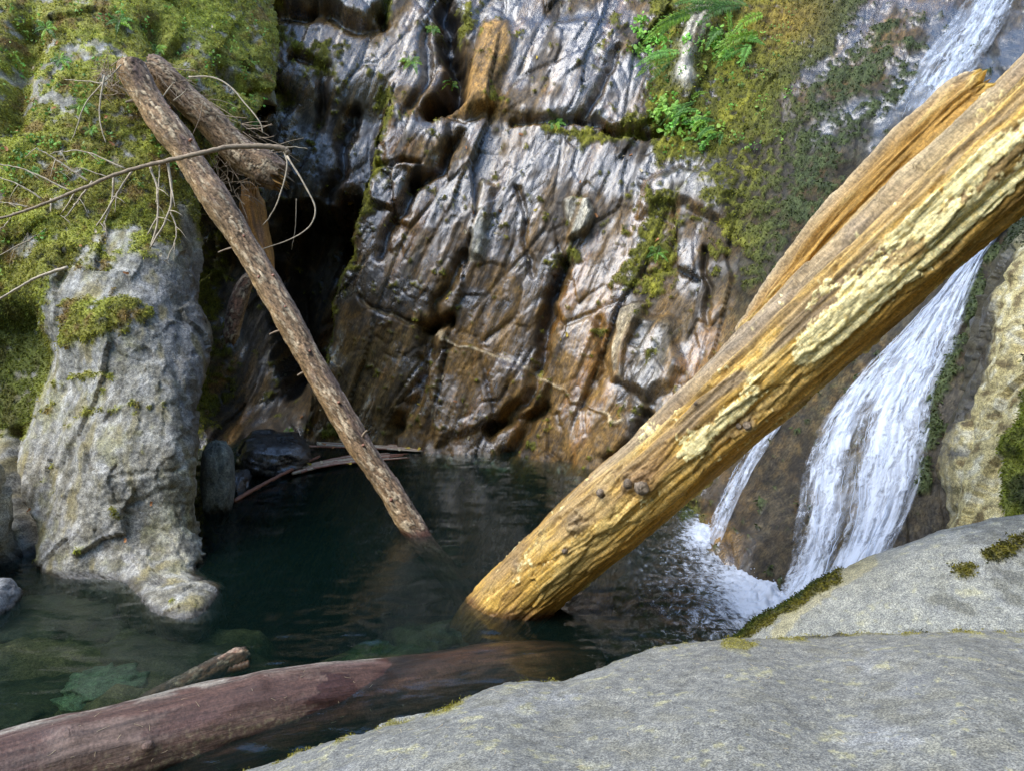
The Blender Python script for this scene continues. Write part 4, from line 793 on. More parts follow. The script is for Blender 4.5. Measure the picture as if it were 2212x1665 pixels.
# floating driftwood
def stick(name, label, pts, r0, r1, material, cat='branch', group=None, nseg=8, n=30, jit=.0, flat=None):
    o = obj(name, simple_tube(pts, r0, r1, nseg, n, jit, len(C.objects)), material); tag(rebase(o), label, cat, group); return o
stick('floating_branch', 'thin red-brown branch slanting from the water to the driftwood splinters', [on_water(505, 1082, .02), on_water(570, 1045, .05), on_water(622, 1018, .08), on_water(690, 985, .06)], .028, .018, M['twig_red'], jit=.02)
dw = empty('driftwood', tuple(on_water(760, 990, 0))); tag(dw, 'long splintered red-brown driftwood floating under the slim trunk', 'driftwood')
for i in range(15):
    f = i/14; y0 = 1018+8*f; obj('splinter', simple_tube([on_water(612+random.uniform(0, 40), y0-4+random.uniform(-2, 3), .035), on_water(690, 1003+11*f-5, .05), on_water(770+random.uniform(-30, 30), 984+16*f, .05), on_water(830+random.uniform(-30, 60), 978+12*f, .03)], .022, .008, 6, 16), [M['twig_red'], M['twig_pale']][i % 2], dw)
dw = empty('driftwood', tuple(on_water(850, 975, 0))); tag(dw, 'flat raft of reddish splinters against the cliff foot', 'driftwood')
for i in range(14):
    f = i/13; obj('splinter', simple_tube([on_water(800+random.uniform(-140, 20), 956+8*f, .03), on_water(860, 962+9*f, .04), on_water(905+random.uniform(-10, 25), 970+5*f, .02)], .02, .008, 6, 12), [M['twig_red'], M['twig_pale']][i % 2], dw)

# --- dead branch across the slim trunk, with hanging twigs
def pw(lst, t): return [unproj(x, y, t+(0 if len(q) == 0 else q[0])) for x, y, *q in lst]
br = empty('dead_branch', tuple(unproj(440, 340, 7.75))); tag(br, 'bare dead branch with hanging twigs lying across the slim trunk', 'branch')
TB = 7.72
o = obj('stem', simple_tube(pw([(622,332,.3),(612,322,.28),(570,317,.2),(500,318,.1),(440,330,0),(375,345,-.03),(320,358,-.05),(250,378,-.1),(160,415,-.15),(80,447,-.2),(0,472,-.25),(-130,512,-.3)], TB), .034, .011, 10, 90, .012, 3), M['twig'], br)
TW = [([(325,362),(339,407),(341,470),(330,520),(305,580),(250,655)], .011), ([(362,352),(371,410),(366,455),(340,510),(300,570),(222,665)], .012), ([(366,455),(380,490),(378,525),(362,560)], .007), ([(245,380),(243,425),(226,480),(205,545),(196,570)], .010), ([(285,370),(252,420),(215,480),(190,510)], .010),
 ([(340,470),(300,530),(235,548),(150,553),(70,548)], .007), ([(215,480),(140,520),(70,545)], .006), ([(200,393),(172,430),(140,473)], .010), ([(110,430),(108,490),(85,550),(80,580)], .009), ([(165,410),(130,465),(60,520),(-20,560)], .007), ([(190,392),(120,345),(80,320)], .009), ([(150,412),(60,370),(-20,350)], .008),
 ([(90,430),(40,400),(-30,372)], .008), ([(270,365),(190,330),(130,328),(110,334)], .007), ([(60,448),(20,440),(-30,436)], .007), ([(30,460),(10,490),(-20,520)], .007), ([(230,382),(170,365),(130,372)], .005), ([(345,356),(343,400),(338,440)], .006), ([(232,455),(205,490),(188,500)], .005), ([(300,580),(280,620),(240,640)], .005), ([(330,520),(345,560),(330,600)], .005), ([(110,490),(70,520),(30,540)], .005), ([(40,465),(60,500),(30,560)], .005)]
for i, (l, r_) in enumerate(TW):
    n = len(l); lst = [(x, y, -.12*k_/n-.15*(300-min(300, x))/300*.5) for k_, (x, y) in enumerate(l)]
    obj('twig', simple_tube(pw(lst, TB), r_*1.25, r_*.6, 5, 26, .025, i), M['twig_pale'], br)
    for q in range(2):                                      # short broken side shoots
        x, y = l[min(n-1, 1+q)]; a_ = random.uniform(0, 6.28); lst2 = [(x, y, lst[min(n-1, 1+q)][2]), (x+math.cos(a_)*14, y+abs(math.sin(a_))*16, lst[-1][2]), (x+math.cos(a_)*30, y+abs(math.sin(a_))*34+6, lst[-1][2])]
        obj('twig', simple_tube(pw(lst2, TB), r_*.5, r_*.25, 4, 8, .01, i+q), M['twig_pale'], br)
for lb, l, t, r_ in (('pale curved twig hooking down beside the snapped log end', [(612,322),(620,362),(602,430),(585,465),(568,487)], 8.5, .012), ('long looping pale twig curling over the dark crevice', [(620,338),(655,395),(681,450),(668,490),(625,518),(560,542)], 8.45, .012),
    ('thin arched twig above the broken log', [(408,167),(460,168),(500,190),(530,225),(560,262),(568,288)], 8.55, .012), ('forked twig hanging below the top of the slim trunk', [(226,165),(217,215),(216,260),(228,308)], 8.0, .012), ('thin twig hanging leftward below the top of the slim trunk', [(226,175),(185,225),(165,280),(148,318)], 8.0, .010),
    ('crooked twig poking left from the twig tangle', [(262,140),(225,178),(190,176),(140,172)], 8.1, .010), ('bare grey stick jutting over the mossy gully', [(146,578),(90,596),(40,622),(-60,680)], 6.9, .018), ('small pale twig across the top of the broken log', [(352,210),(366,190),(377,178)], 8.3, .010), ('small pale twig slanting on the broken log bark', [(375,218),(395,203),(403,193)], 8.35, .009),
    ('thin twig crossing right over the crevice rock', [(570,332),(620,318),(665,322)], 8.7, .007), ('slender twig hanging on the dark rock face', [(640,430),(638,490),(630,540)], 9.6, .007)):
    stick('twig', lb, pw(l, t), r_, r_*.5, M['twig_pale'], 'twig', nseg=6, n=28, jit=.012)
# tangle of fine dead twigs round the log jam
V = []; Q = []; off = 0
def add_stick(p0, p1, r0, bend):
    global off
    mid = (p0+p1)/2+bend; path = catmull([p0, mid, p1], 6); B, D, *_ = tube_arrays(path, np.linspace(r0, r0*.5, len(path)), 4); V.append(B.reshape(-1, 3)); Q.append(gridq(len(path), 4, True)+off); off += B.shape[0]*4
for i in range(160):
    if i < 60: f = random.random(); x, y = 330+260*f+random.gauss(0, 10), 140+185*f+random.gauss(0, 12); t = 8.45+.15*f; a_ = random.gauss(.6, .5); ln = random.uniform(20, 75)
    elif i < 105: x, y = random.gauss(240, 16), random.gauss(165, 14); t = 8.15; a_ = random.uniform(0, 6.28); ln = random.uniform(15, 50)
    else: x, y = random.gauss(500, 26), random.gauss(395, 30); t = 8.75; a_ = random.uniform(0, 6.28); ln = random.uniform(15, 60)
    t += random.uniform(-.1, .1); p0 = unproj(x, y, t); p1 = unproj(x+math.cos(a_)*ln, y+math.sin(a_)*ln, t+random.uniform(-.1, .1)); add_stick(p0, p1, random.uniform(.003, .007), RNG.normal(0, .02, 3))
o = obj('twig_tangle', mesh_np(np.concatenate(V), np.concatenate(Q)), M['twig']); tag(o, 'tangle of fine dead twigs caught round the log jam', 'twigs', kind='stuff')
# ------------------------------------------------------------------ falling water
def fall_mat(name, sx, sy, lo, hi, rough=.35, rockside=False):
    m, nt, p, out = mat(name); L = nt.links; cv = N(nt, 'CombineXYZ')
    for i, k in enumerate(('fu', 'fv')): L.new(attr(nt, k).outputs['Fac'], cv.inputs[i])
    wz = noise(nt, cv.outputs[0], 3.2, 3, .5); ad = N(nt, 'VectorMath', operation='MULTIPLY_ADD'); L.new(wz.outputs[1], ad.inputs[0]); ad.inputs[1].default_value = (.14, .5, 0); L.new(cv.outputs[0], ad.inputs[2])
    n1 = noise(nt, ad.outputs[0], 1., 5, .62, ((sx, sy, 1), (0, 0, 0))); n2 = noise(nt, ad.outputs[0], 1., 4, .6, ((sx*3.2, sy*4.5, 1), (0, 0, 0)))
    s = mathn(nt, 'ADD', mathn(nt, 'MULTIPLY', n1.outputs[0], .68), mathn(nt, 'MULTIPLY', n2.outputs[0], .32)); s = mathn(nt, 'ADD', s, attr(nt, 'dens').outputs['Fac'])
    a = N(nt, 'MapRange'); a.interpolation_type = 'SMOOTHSTEP'; L.new(s, a.inputs[0]); a.inputs[1].default_value = lo; a.inputs[2].default_value = hi
    p.inputs['Base Color'].default_value = (.72, .76, .83, 1); p.inputs['Roughness'].default_value = rough; p.inputs['Specular IOR Level'].default_value = .5
    tl = N(nt, 'BsdfTranslucent'); tl.inputs[0].default_value = (.72, .77, .85, 1); mx = N(nt, 'MixShader'); mx.inputs[0].default_value = .35; L.new(p.outputs[0], mx.inputs[1]); L.new(tl.outputs[0], mx.inputs[2])
    L.new(bump(nt, s, .6, .03), p.inputs['Normal'])
    tr = N(nt, 'BsdfTransparent'); m2 = N(nt, 'MixShader'); L.new(a.outputs[0], m2.inputs[0]); L.new(tr.outputs[0], m2.inputs[1]); L.new(mx.outputs[0], m2.inputs[2]); L.new(m2.outputs[0], out.inputs[0]); return m
M['fall_a'] = fall_mat('waterfall_sheet', 6, 1.5, .36, .88); M['fall_b'] = fall_mat('waterfall_streaks', 12, 3.6, .50, .76); M['foam'] = fall_mat('pool_foam', 16, 16, .44, .74, .5)
M['drop'] = plain('white_water', (.62, .68, .78), .3, .05, 30, .5, .35)
DISP_S = disp.copy()
for _ in range(14):
    DISP_S = (np.roll(DISP_S, 1, 0)+np.roll(DISP_S, -1, 0)+np.roll(DISP_S, 1, 1)+np.roll(DISP_S, -1, 1)+DISP_S*2)/6
def cliff_t(x, y):
    j = np.clip(np.round((x-px[0])/STEP).astype(int), 0, len(px)-1); i = np.clip(np.round((y-py[0])/STEP).astype(int), 0, len(py)-1)
    return cliffT(x, y)-.95*DISP_S[i, j]
def waterfall(name, label, Lp, Rp, densf, nu_=90, nv_=260, lift=.05, strands=200, sr=.008):
    Lc = catmull(np.c_[np.array(Lp, float), np.zeros(len(Lp))], nv_)[:, :2]; Rc = catmull(np.c_[np.array(Rp, float), np.zeros(len(Rp))], nv_)[:, :2]; n = min(len(Lc), len(Rc))
    u = np.linspace(0, 1, nu_); FX = Lc[:n, None, 0]*(1-u)+Rc[:n, None, 0]*u; FY = Lc[:n, None, 1]*(1-u)+Rc[:n, None, 1]*u
    T = cliff_t(FX, FY)
    for _ in range(30): T[1:-1] = (T[:-2]+T[2:]+2*T[1:-1])/4
    T = T-lift; base = unproj(FX, FY, T)
    fu = np.repeat((u*np.linalg.norm(base[n//2, -1]-base[n//2, 0]))[None], n, 0); fv = np.r_[0, np.cumsum(np.linalg.norm(np.diff(base[:, nu_//2], axis=0), axis=1))][:, None]+0*fu
    vv = np.linspace(0, 1, n)[:, None]+0*fu; edge = np.minimum(u, 1-u)[None]+0*fu
    dens = densf(u[None]+0*fu, vv)-.30*ss(.10, .0, edge+.05*pn(np.stack([fv*3, fu*0, fu*0], -1), 900))
    nn = gnormals(base); st = fbm(np.stack([fu*14, fv*1.6, fu*0], -1), 3, 903); st2 = fbm(np.stack([fu*30, fv*4, fu*0], -1), 3, 905)
    t = empty(name, tuple(base[-1, nu_//2])); tag(t, label, 'waterfall')
    A = {'fu': fu, 'fv': fv, 'dens': dens-.03}
    obj('water_sheet', mesh_np(base+nn*(.02*st)[..., None], gridq(n, nu_), A), M['fall_a'], t)
    A2 = dict(A); A2['dens'] = dens+.10*st; A2['fu'] = fu+3.7
    obj('foam_streaks', mesh_np(base+nn*(.03+.035*st+.012*st2)[..., None], gridq(n, nu_), A2), M['fall_b'], t)
    V = []; Q = []; off = 0
    for k_ in range(strands):
        uu_ = RNG.uniform(.16, .94); i0_ = int(RNG.uniform(0, .9)*n); ln = int(RNG.uniform(.04, .2)*n); i1_ = min(n-2, i0_+ln)
        if i1_-i0_ < 4: continue
        j = uu_*(nu_-1); j0 = int(j); rows_ = np.arange(i0_, i1_, max(1, (i1_-i0_)//10)); 
        if dens[rows_[0], j0] < RNG.uniform(-.2, .1): continue
        pts = base[rows_, j0]+nn[rows_, j0]*(.04+RNG.uniform(0, .05))+RNG.normal(0, .006, (len(rows_), 3))
        rr_ = sr*RNG.uniform(.35, .9)*np.sin(np.linspace(.25, math.pi-.15, len(rows_))); Bq, *_ = tube_arrays(pts, rr_, 5); V.append(Bq.reshape(-1, 3)); Q.append(gridq(len(rows_), 5, True)+off); off += len(rows_)*5
    if V: o = obj('spray_threads', mesh_np(np.concatenate(V), np.concatenate(Q)), M['drop'], t); o['kind'] = 'stuff'
    return base
def dens_main(u, v): return .08+.09*ss(.55, .1, v)+.10*np.exp(-((u-.62)/.22)**2)*ss(.2, .6, v)+.09*np.exp(-((u-.25)/.12)**2)*ss(.35, .55, v)-.10*ss(.32, .0, u)*ss(.35, .75, v)-.14*np.exp(-((u-.42)/.08)**2)*ss(.45, .7, v)+.10*ss(.88, 1., v)-.16*ss(.82, 1., u)*ss(.55, .8, v)
waterfall('waterfall', 'broad white waterfall sliding down the slope behind the golden log', [(2245,375),(2120,520),(2000,672),(1895,775),(1815,850),(1755,930),(1715,1030),(1695,1140),(1685,1235),(1665,1306)], [(2350,330),(2200,462),(2135,549),(2108,625),(2090,700),(2072,765),(2040,835),(2034,910),(2000,1060),(1880,1320)], dens_main, strands=60, sr=.006)
waterfall('waterfall', 'upper thin cascade streaming down mossy rock above the golden log', [(2110,-60),(2050,40),(1990,115),(1950,185),(1915,260),(1870,350)], [(2245,-60),(2185,40),(2130,130),(2090,205),(2060,290),(2050,380)], lambda u, v: .04+.13*np.exp(-((u-.58)/.22)**2)-.2*ss(.55, .95, v)-.03*u, nv_=130, strands=40, sr=.004)
waterfall('waterfall', 'narrow separate water chute dropping into the pool under the golden log', [(1668,905),(1634,950),(1604,1000),(1578,1050),(1549,1105),(1518,1168)], [(1692,915),(1662,960),(1630,1010),(1606,1060),(1582,1112),(1556,1180)], lambda u, v: .13-.03*ss(0, .4, v)+0*u, nu_=36, nv_=130, strands=30, sr=.005)
# foam on the pool, with sparse specks painted for glints on the ripples
gx = np.arange(.6, 3.2, .016); gy = np.arange(4.6, 8.4, .016); FX, FY = np.meshgrid(gx, gy); fz, _ = wave(FX, FY); qx, qy, _ = proj(np.stack([FX, FY, FX*0], -1))
d1 = pld(qx, qy, [(1545,1165),(1550,1205),(1610,1248),(1690,1298),(1760,1340)])[0]; d2 = np.hypot(qx-1655, (qy-1292)*1.6); d3 = np.hypot(qx-1520, (qy-1150)*1.5); qn = np.stack([FX, FY, FX*0], -1)
dens = -.15+.26*np.exp(-(d2/75)**2)+.2*np.exp(-(d2/220)**2)+.28*np.exp(-(d3/45)**2)+.10*np.exp(-(d1/60)**2)+.045*np.exp(-(np.hypot(qx-1560, (qy-1220)*1.3)/210)**2)+.05*fbm(qn*2, 3, 921)
dens = np.where(qx > 2000, -1, dens)
hz = .008+np.maximum(0, .10*np.exp(-(d2/42)**2)+.05*np.exp(-(d3/26)**2))*(.7+.8*fbm(qn*14, 3, 923))
keep = gridq(*FX.shape); dm = dens.ravel()[keep].max(1) > -.17; keep = keep[dm]
fm = mesh_np(np.stack([FX, FY, fz+hz], -1), keep, {'fu': FX, 'fv': FY, 'dens': dens}); o = obj('foam', fm, M['foam']); tag(o, 'white foam, bubbles and painted glint specks on the pool at the foot of the waterfall', 'foam', kind='stuff')
# splash drops
ico = bpy.data.meshes.new('t'); import bmesh; bm = bmesh.new(); bmesh.ops.create_icosphere(bm, subdivisions=1, radius=1); iv = np.array([v.co[:] for v in bm.verts]); it = np.array([[v.index for v in f.verts] for f in bm.faces]); bm.free()
V = []; T = []
for i in range(240):
    if i < 130: x, y = RNG.normal(1660, 45), RNG.normal(1288, 18); h = abs(RNG.normal(0, .09))
    elif i < 170: x, y = RNG.normal(1535, 22), RNG.normal(1158, 9); h = abs(RNG.normal(0, .05))
    else: x, y = RNG.uniform(1420, 1690), RNG.uniform(1130, 1370); h = .008
    p = on_water(x, y)+np.array([0, 0, h]); V.append(iv*RNG.uniform(.002, .006)*np.array([1, 1, .8])+p); T.append(it+len(V)*len(iv)-len(iv))
o = obj('spray', mesh_np(np.concatenate(V), None, None, True, np.concatenate(T)), M['drop']); tag(o, 'splashing drops and bubbles below the waterfall', 'spray', kind='stuff')

# ------------------------------------------------------------------ moss fibres
def fibres(name, label, P_, Nn, w_, mc_, n, ln, thr=.45):
    qx, qy, _ = proj(P_); ok = (w_ > thr) & (qx > -160) & (qx < 2370) & (qy > -160) & (qy < 1800) & (P_[..., 2] > -.02)
    ii = np.flatnonzero(ok.ravel()); 
    if len(ii) == 0: return
    ii = RNG.choice(ii, n); p = P_.reshape(-1, 3)[ii]+RNG.normal(0, .008, (n, 3)); nn = Nn.reshape(-1, 3)[ii]; c_ = mc_.reshape(-1, 3)[ii]
    dirn = nrm(nn*.8+RNG.normal(0, .55, (n, 3))+np.array([0, 0, -.25])); sd = nrm(np.cross(dirn, RNG.normal(0, 1, (n, 3)))); l = (ln*RNG.uniform(.5, 1.5, n))[:, None]; wd = l*.22
    p = p-nn*.004
    V = np.stack([p-sd*wd, p+sd*wd, p+dirn*l*.6+sd*wd*.9+np.array([0, 0, -.15])*l*.3, p+dirn*l+np.array([0, 0, -.5])*l*.5, p+dirn*l*.6-sd*wd*.9+np.array([0, 0, -.15])*l*.3], 1).reshape(-1, 3)
    b_ = np.arange(n)[:, None]*5; Qd = b_+np.array([0, 1, 2, 4]); Td = b_+np.array([4, 2, 3])
    c_ = c_*RNG.uniform(.55, 1.75, (n, 1))*np.array([1.05, 1.05, 1.]); c_ = np.repeat(c_, 5, 0).reshape(n, 5, 3)*np.array([.7, .7, 1.1, 1.5, 1.1])[None, :, None]
    o = obj(name, mesh_np(V, Qd, {'Col': np.clip(c_, .004, .6).reshape(-1, 3)}, False, Td), M['moss']); tag(o, label, 'moss', kind='stuff')
for (P_, Nn, w_, mc_, nm), (n, ln, lb) in zip(SCATTER, ((50000, .032, 'green and ochre moss growing on the wet cliff'), (80000, .024, 'olive green moss covering the top of the rock outcrop'), (22000, .02, 'green moss band on the rock beside the waterfall'), (9000, .016, 'moss on the boulder at the foot of the waterfall'), (5000, .008, 'thin yellow moss fringe along the near boulder'))):
    fibres('moss', lb, P_, Nn, w_, mc_, n, ln)

# ------------------------------------------------------------------ ferns and small plants
def frond_mesh(p0, p1, sag, width, n=15, lw=.34, seed=0, facing=None):
    r = random.Random(seed); mid = (p0+p1)/2+np.array([0, 0, sag]); path = catmull([p0, mid, p1], n*2); k = len(path); tan = nrm(np.gradient(path, axis=0))
    f = np.array([0, -1, .35]) if facing is None else facing; f = nrm(f+RNG.normal(0, .25, 3)); L = np.linalg.norm(p1-p0); V = []; Q = []; cc = []; c0 = np.array([.14, .29, .05])*r.uniform(.55, 1.4)
    if r.random() < .4: c0 = np.array([.26, .42, .045])*r.uniform(.8, 1.2)
    def quad(a, b, c, d, cl):
        i = len(V); V.extend([a, b, c, d]); Q.append([i, i+1, i+2, i+3]); cc.extend([cl]*4)
    for i in range(k-1):
        s_ = nrm(np.cross(tan[i], f))*.0025; quad(path[i]-s_, path[i]+s_, path[i+1]+s_, path[i+1]-s_, c0*.5)
    for i in range(2, k-1):
        q = i/(k-1); w = width*(math.sin(math.pi*min(1, q*.92+.12))**.7)*(1.05-.5*q)
        for sgn in (-1, 1):
            if r.random() < .05: continue
            sd = nrm(np.cross(tan[i], f))*sgn; dr_ = nrm(sd+tan[i]*.55+np.array([0, 0, -.18])+RNG.normal(0, .1, 3)); pr = nrm(np.cross(dr_, f)); l = w*r.uniform(.6, 1.2); h = L/k*lw*1.7
            a = path[i]; m_ = a+dr_*l*.5+f*.006; e_ = a+dr_*l-f*.012*r.random(); cl = c0*r.uniform(.75, 1.3)
            quad(a, m_-pr*h, e_, m_+pr*h, cl)
    return mesh_np(np.array(V), np.array(Q), {'Col': np.array(cc)}, False)
def surf_t(x, y): return (np.linalg.norm(0), proj(cliff_at(x, y))[2])[1]
def fern(label, fr_list, width, t=None, group=None, name='fern', lift=.2):
    x0, y0 = fr_list[0][:2]; tt = float(surf_t(x0, y0))-lift if t is None else t
    e = empty(name, tuple(unproj(x0, y0, tt))); tag(e, label, 'fern', group)
    for i, (a, b, c, d_) in enumerate(fr_list):
        ta = (float(surf_t(a, b))-lift*.4) if t is None else t+.02; tb = (min(float(surf_t(c, d_)), ta+.05)-lift*1.3) if t is None else t-.05
        p0, p1 = unproj(a, b, ta), unproj(c, d_, tb); L = np.linalg.norm(p1-p0); obj('frond', frond_mesh(p0, p1, .10*L, width, max(9, int(L/.028)), seed=i+int(x0)), M['leaf'], e)
fern('large bright fern arching left over white quartz on the mossy cliff', [(1600,12,1410,62),(1570,16,1450,10),(1560,20,1380,98),(1500,35,1395,78),(1600,12,1500,62),(1540,5,1620,15),(1480,30,1420,85)], .14)
fern('fern with drooping fronds left of the white quartz knob', [(1470,112,1364,150),(1462,120,1368,172),(1455,128,1400,185),(1450,118,1395,140)], .115)
fern('fern with long fronds spreading right of the white quartz knob', [(1650,30,1570,88),(1640,72,1530,136),(1625,80,1535,112),(1610,100,1542,152),(1560,60,1522,112),(1572,22,1578,92),(1620,95,1600,150),(1600,85,1655,100)], .115)
fern('yellow-green fern on the mossy ledge below the quartz knob', [(1500,222,1425,270),(1510,238,1442,262),(1480,226,1448,300),(1490,215,1530,200)], .06)
fern('leafy fern tuft at the lower mossy ledge', [(1548,262,1470,268),(1545,276,1500,306),(1535,272,1530,312),(1520,262,1490,290)], .06)
fern('lowest fern tuft of the mossy ledge, pointing left', [(1565,288,1505,325),(1560,290,1553,320),(1550,285,1512,300)], .055)
def tuft(label, x, y, r_, n, width, t=None, group=None):
    fern(label, [(x, y, x+math.cos(a_)*r_*random.uniform(.7, 1.2), y+math.sin(a_)*r_*random.uniform(.5, .9)+r_*.25) for a_ in np.linspace(0, 5.4, n)+random.uniform(0, 1)], width, t, group, 'small_fern', .06)
for x, y, r_, lb in ((1420,545,24,'small fern growing from moss at the middle of the cliff'),(890,132,26,'small pale fern on the brown rock left of the dark gully'),(972,182,20,'small fern growing inside the dark gully'),(935,62,16,'tiny fern high on the gully edge'),(1200,266,18,'small fern on the mossy crack ledge'),(625,930,12,'small green sprig above the low dark boulder')):
    tuft(lb, x, y, r_*1.15, 6, .06)
def out_t(x, y): return float(proj(out_at(x, y))[2])
for x, y, r_, lb in ((178,228,30,'small fern on the mossy outcrop left of the slim trunk'),(100,60,34,'bright fern high on the mossy outcrop'),(258,45,34,'fern near the top of the mossy outcrop above the slim trunk'),(130,128,24,'dull green fern beside the bare soil on the outcrop'),(340,105,22,'fern sprig just above the top of the slim trunk'),(195,280,18,'tiny fern under the hanging forked twig'),(70,370,18,'little fern among the branch twigs on the outcrop'),(540,265,26,'green sprig growing over the broken log')):
    tuft(lb, x, y, r_, 6, .05, out_t(x, y)-.07)
# rounded ground-cover leaves on the outcrop moss
V = []; Q = []; cc = []
def leaf_quad(p, nn, size, c_):
    a_ = nrm(np.cross(nn, RNG.normal(0, 1, 3))); b_ = np.cross(nn, a_); i = len(V)
    for k_ in range(6):
        th = k_*math.pi/3; V.append(p+a_*math.cos(th)*size+b_*math.sin(th)*size*.75+nn*.004*math.cos(2*th))
    Q.append([i, i+1, i+2, i+3]); Q.append([i, i+3, i+4, i+5]); cc.extend([c_]*6)
for k_ in range(420):
    if k_ < 230: x, y = RNG.uniform(-80, 580), RNG.uniform(-80, 400)
    elif k_ < 260: x, y = RNG.uniform(-80, 120), RNG.uniform(300, 620)
    else: x, y = None, None
    if x is not None:
        i = int(np.clip((y+340)/STEP, 0, len(oy)-1)); j = int(np.argmin(np.abs(OX[i, :nu]-x)))
        if moso[i, j] < .5 or fbm(np.array([[x*.012, y*.012, 0]]), 2, 941)[0] < -.12: continue
        p = Po[i, j]
    elif k_ < 320: p = cliff_at(RNG.uniform(1400, 1720), RNG.uniform(20, 330))
    else:
        p = cliff_at(*[(1400+RNG.normal(0, 22), 85+RNG.normal(0, 22)), (1560+RNG.normal(0, 40), 110+RNG.normal(0, 25)), (1450+RNG.normal(0, 20), 255+RNG.normal(0, 18)), (1515+RNG.normal(0, 22), 285+RNG.normal(0, 16))][k_ % 4])
    c_ = np.array([.15, .31, .045])*RNG.uniform(.6, 1.5)*np.array([RNG.uniform(.8, 1.4), 1, 1]); tc = nrm(np.array([0, 0, CAMZ])-p)
    for q in range(RNG.integers(4, 13)): leaf_quad(p+RNG.normal(0, .045, 3)*np.array([1, .3, 1])+tc*.05, nrm(tc*.6+np.array([0, 0, .5])+RNG.normal(0, .4, 3)), RNG.uniform(.011, .024)*(1.9 if k_ >= 320 else 1), c_*(1.5 if k_ >= 320 else 1)*RNG.uniform(.8, 1.25))
o = obj('ground_cover', mesh_np(np.array(V), np.array(Q), {'Col': np.array(cc)}, False), M['leaf']); tag(o, 'small round-leaved plants scattered through the moss', 'ground cover', kind='stuff')

# ------------------------------------------------------------------ dry needles on the near boulder and the grey log
V = []; Q = []; off = 0
SF = SCATTER[-1][0]; fx, fy, _ = proj(SF); okf = np.flatnonzero(((fx > 500) & (fx < 2212) & (fy > 1400) & (fy < 1665)).ravel())
for k_ in range(70):
    p = SF.reshape(-1, 3)[RNG.choice(okf)]+np.array([0, 0, .004]); a_ = RNG.uniform(0, 6.28); dv = np.array([math.cos(a_), math.sin(a_), .0])*RNG.uniform(.008, .022); add_stick(p-dv, p+dv, .0009, RNG.normal(0, .002, 3))
B2_, gx_, gy_, D_ = GLOG; okg = np.flatnonzero(((gx_ > 0) & (gx_ < 820) & (gy_ > 1450) & ((D_*nrm(np.array([0, 0, CAMZ])-B2_)).sum(-1) > .4)).ravel())
for k_ in range(50):
    i_ = RNG.choice(okg); p = B2_.reshape(-1, 3)[i_]+D_.reshape(-1, 3)[i_]*.004; dv = np.cross(D_.reshape(-1, 3)[i_], RNG.normal(0, 1, 3))*RNG.uniform(.006, .016); add_stick(p-dv, p+dv, .0011, RNG.normal(0, .002, 3))
o = obj('needle_litter', mesh_np(np.concatenate(V), np.concatenate(Q)), M['leaf_pale']); tag(o, 'dry conifer needles scattered on the near boulder and grey log', 'needles', kind='stuff')

# ------------------------------------------------------------------ fallen leaves
def leaf_mesh(sz, maple=False):
    n = 20; th = np.linspace(0, 2*math.pi, n, endpoint=False); r_ = (.55+.45*np.abs(np.cos(2.5*th))**.8) if maple else (.45+.55*np.abs(np.cos(th)))*.9
    V = np.stack([np.cos(th)*r_*sz, np.sin(th)*r_*sz*(1 if maple else .75), .12*sz*np.sin(th*2)+.1*sz], -1); V2 = V*.97-np.array([0, 0, .0012]); Vv = np.r_[V, [[0, 0, 0]], V2, [[0, 0, -.0012]]]; i = np.arange(n); k_ = np.roll(i, -1)
    T = np.r_[np.stack([i, k_, np.full(n, n)], -1), np.stack([k_+n+1, i+n+1, np.full(n, 2*n+1)], -1)]; Qd = np.stack([k_, i, i+n+1, k_+n+1], -1); return mesh_np(Vv, Qd, None, False, T)
LM = {k_: leaf_mesh(1., m_) for k_, m_ in (('leaf_yellow', False), ('leaf_brown', False), ('leaf_pale', False), ('maple', True))}
for k_ in LM: LM[k_].materials.append(M['leaf_yellow' if k_ == 'maple' else k_])
LAND = {'cliff': [(1250,470,'oval pale stone'),(1040,480,'long pale rock streak'),(1180,280,'mossy crack ledge'),(965,220,'dark gully'),(1050,150,'orange rock slab'),(1350,740,'tan-white rock block'),(1420,545,'mid-cliff moss patch'),(1480,420,'pale grey ledge'),(1000,735,'upper quartz vein'),(1220,845,'lower quartz vein'),(960,960,'cliff foot at the pool'),(660,940,'low dark boulder'),(820,400,'mossy ridge by the crevice'),(1130,560,'dark hairline crack')],
 'out': [(180,228,'lone small fern'),(100,60,'bright high fern'),(258,45,'fern above the slim trunk'),(225,250,'forked hanging twig'),(200,500,'hanging branch twigs'),(60,420,'dead branch tip'),(60,1150,'leaf-filled crack'),(300,1120,'outcrop toe'),(290,600,'bare grey patch'),(350,560,'rightmost hanging twigs'),(456,66,'bright green moss hump')]}
USED = {}
def leaf_label(where, x, y, colour, surface):
    lx, ly, nm = min(LAND[where], key=lambda q: math.hypot(q[0]-x, q[1]-y)); rel = 'above' if y < ly-30 else ('below' if y > ly+30 else 'beside')
    return f'small {colour} fallen leaf on {surface}, {rel} the {nm}'
def put_leaf(p, nn, size, kind, label, group, mp=None):
    o = bpy.data.objects.new('fallen_leaf', LM[mp or kind]); C.objects.link(o); q = Vector(nn).to_track_quat('Z', 'Y').to_euler(); o.rotation_euler = q; o.rotation_euler.rotate_axis('Z', random.uniform(0, 6.28)); o.scale = (size,)*3; o.location = tuple(p+nn*.012); tag(o, label, 'leaf', group)
NC = gnormals(CLIFF_P)
def cliff_n(x, y): return NC[int(np.clip(round((y-py[0])/STEP), 0, len(py)-1)), int(np.clip(round((x-px[0])/STEP), 0, len(px)-1))]
put_leaf(cliff_at(740, 422), cliff_n(740, 422), .055, 'leaf_yellow', 'lobed yellow maple leaf stuck to the dark wet rock by the crevice', None, 'maple')
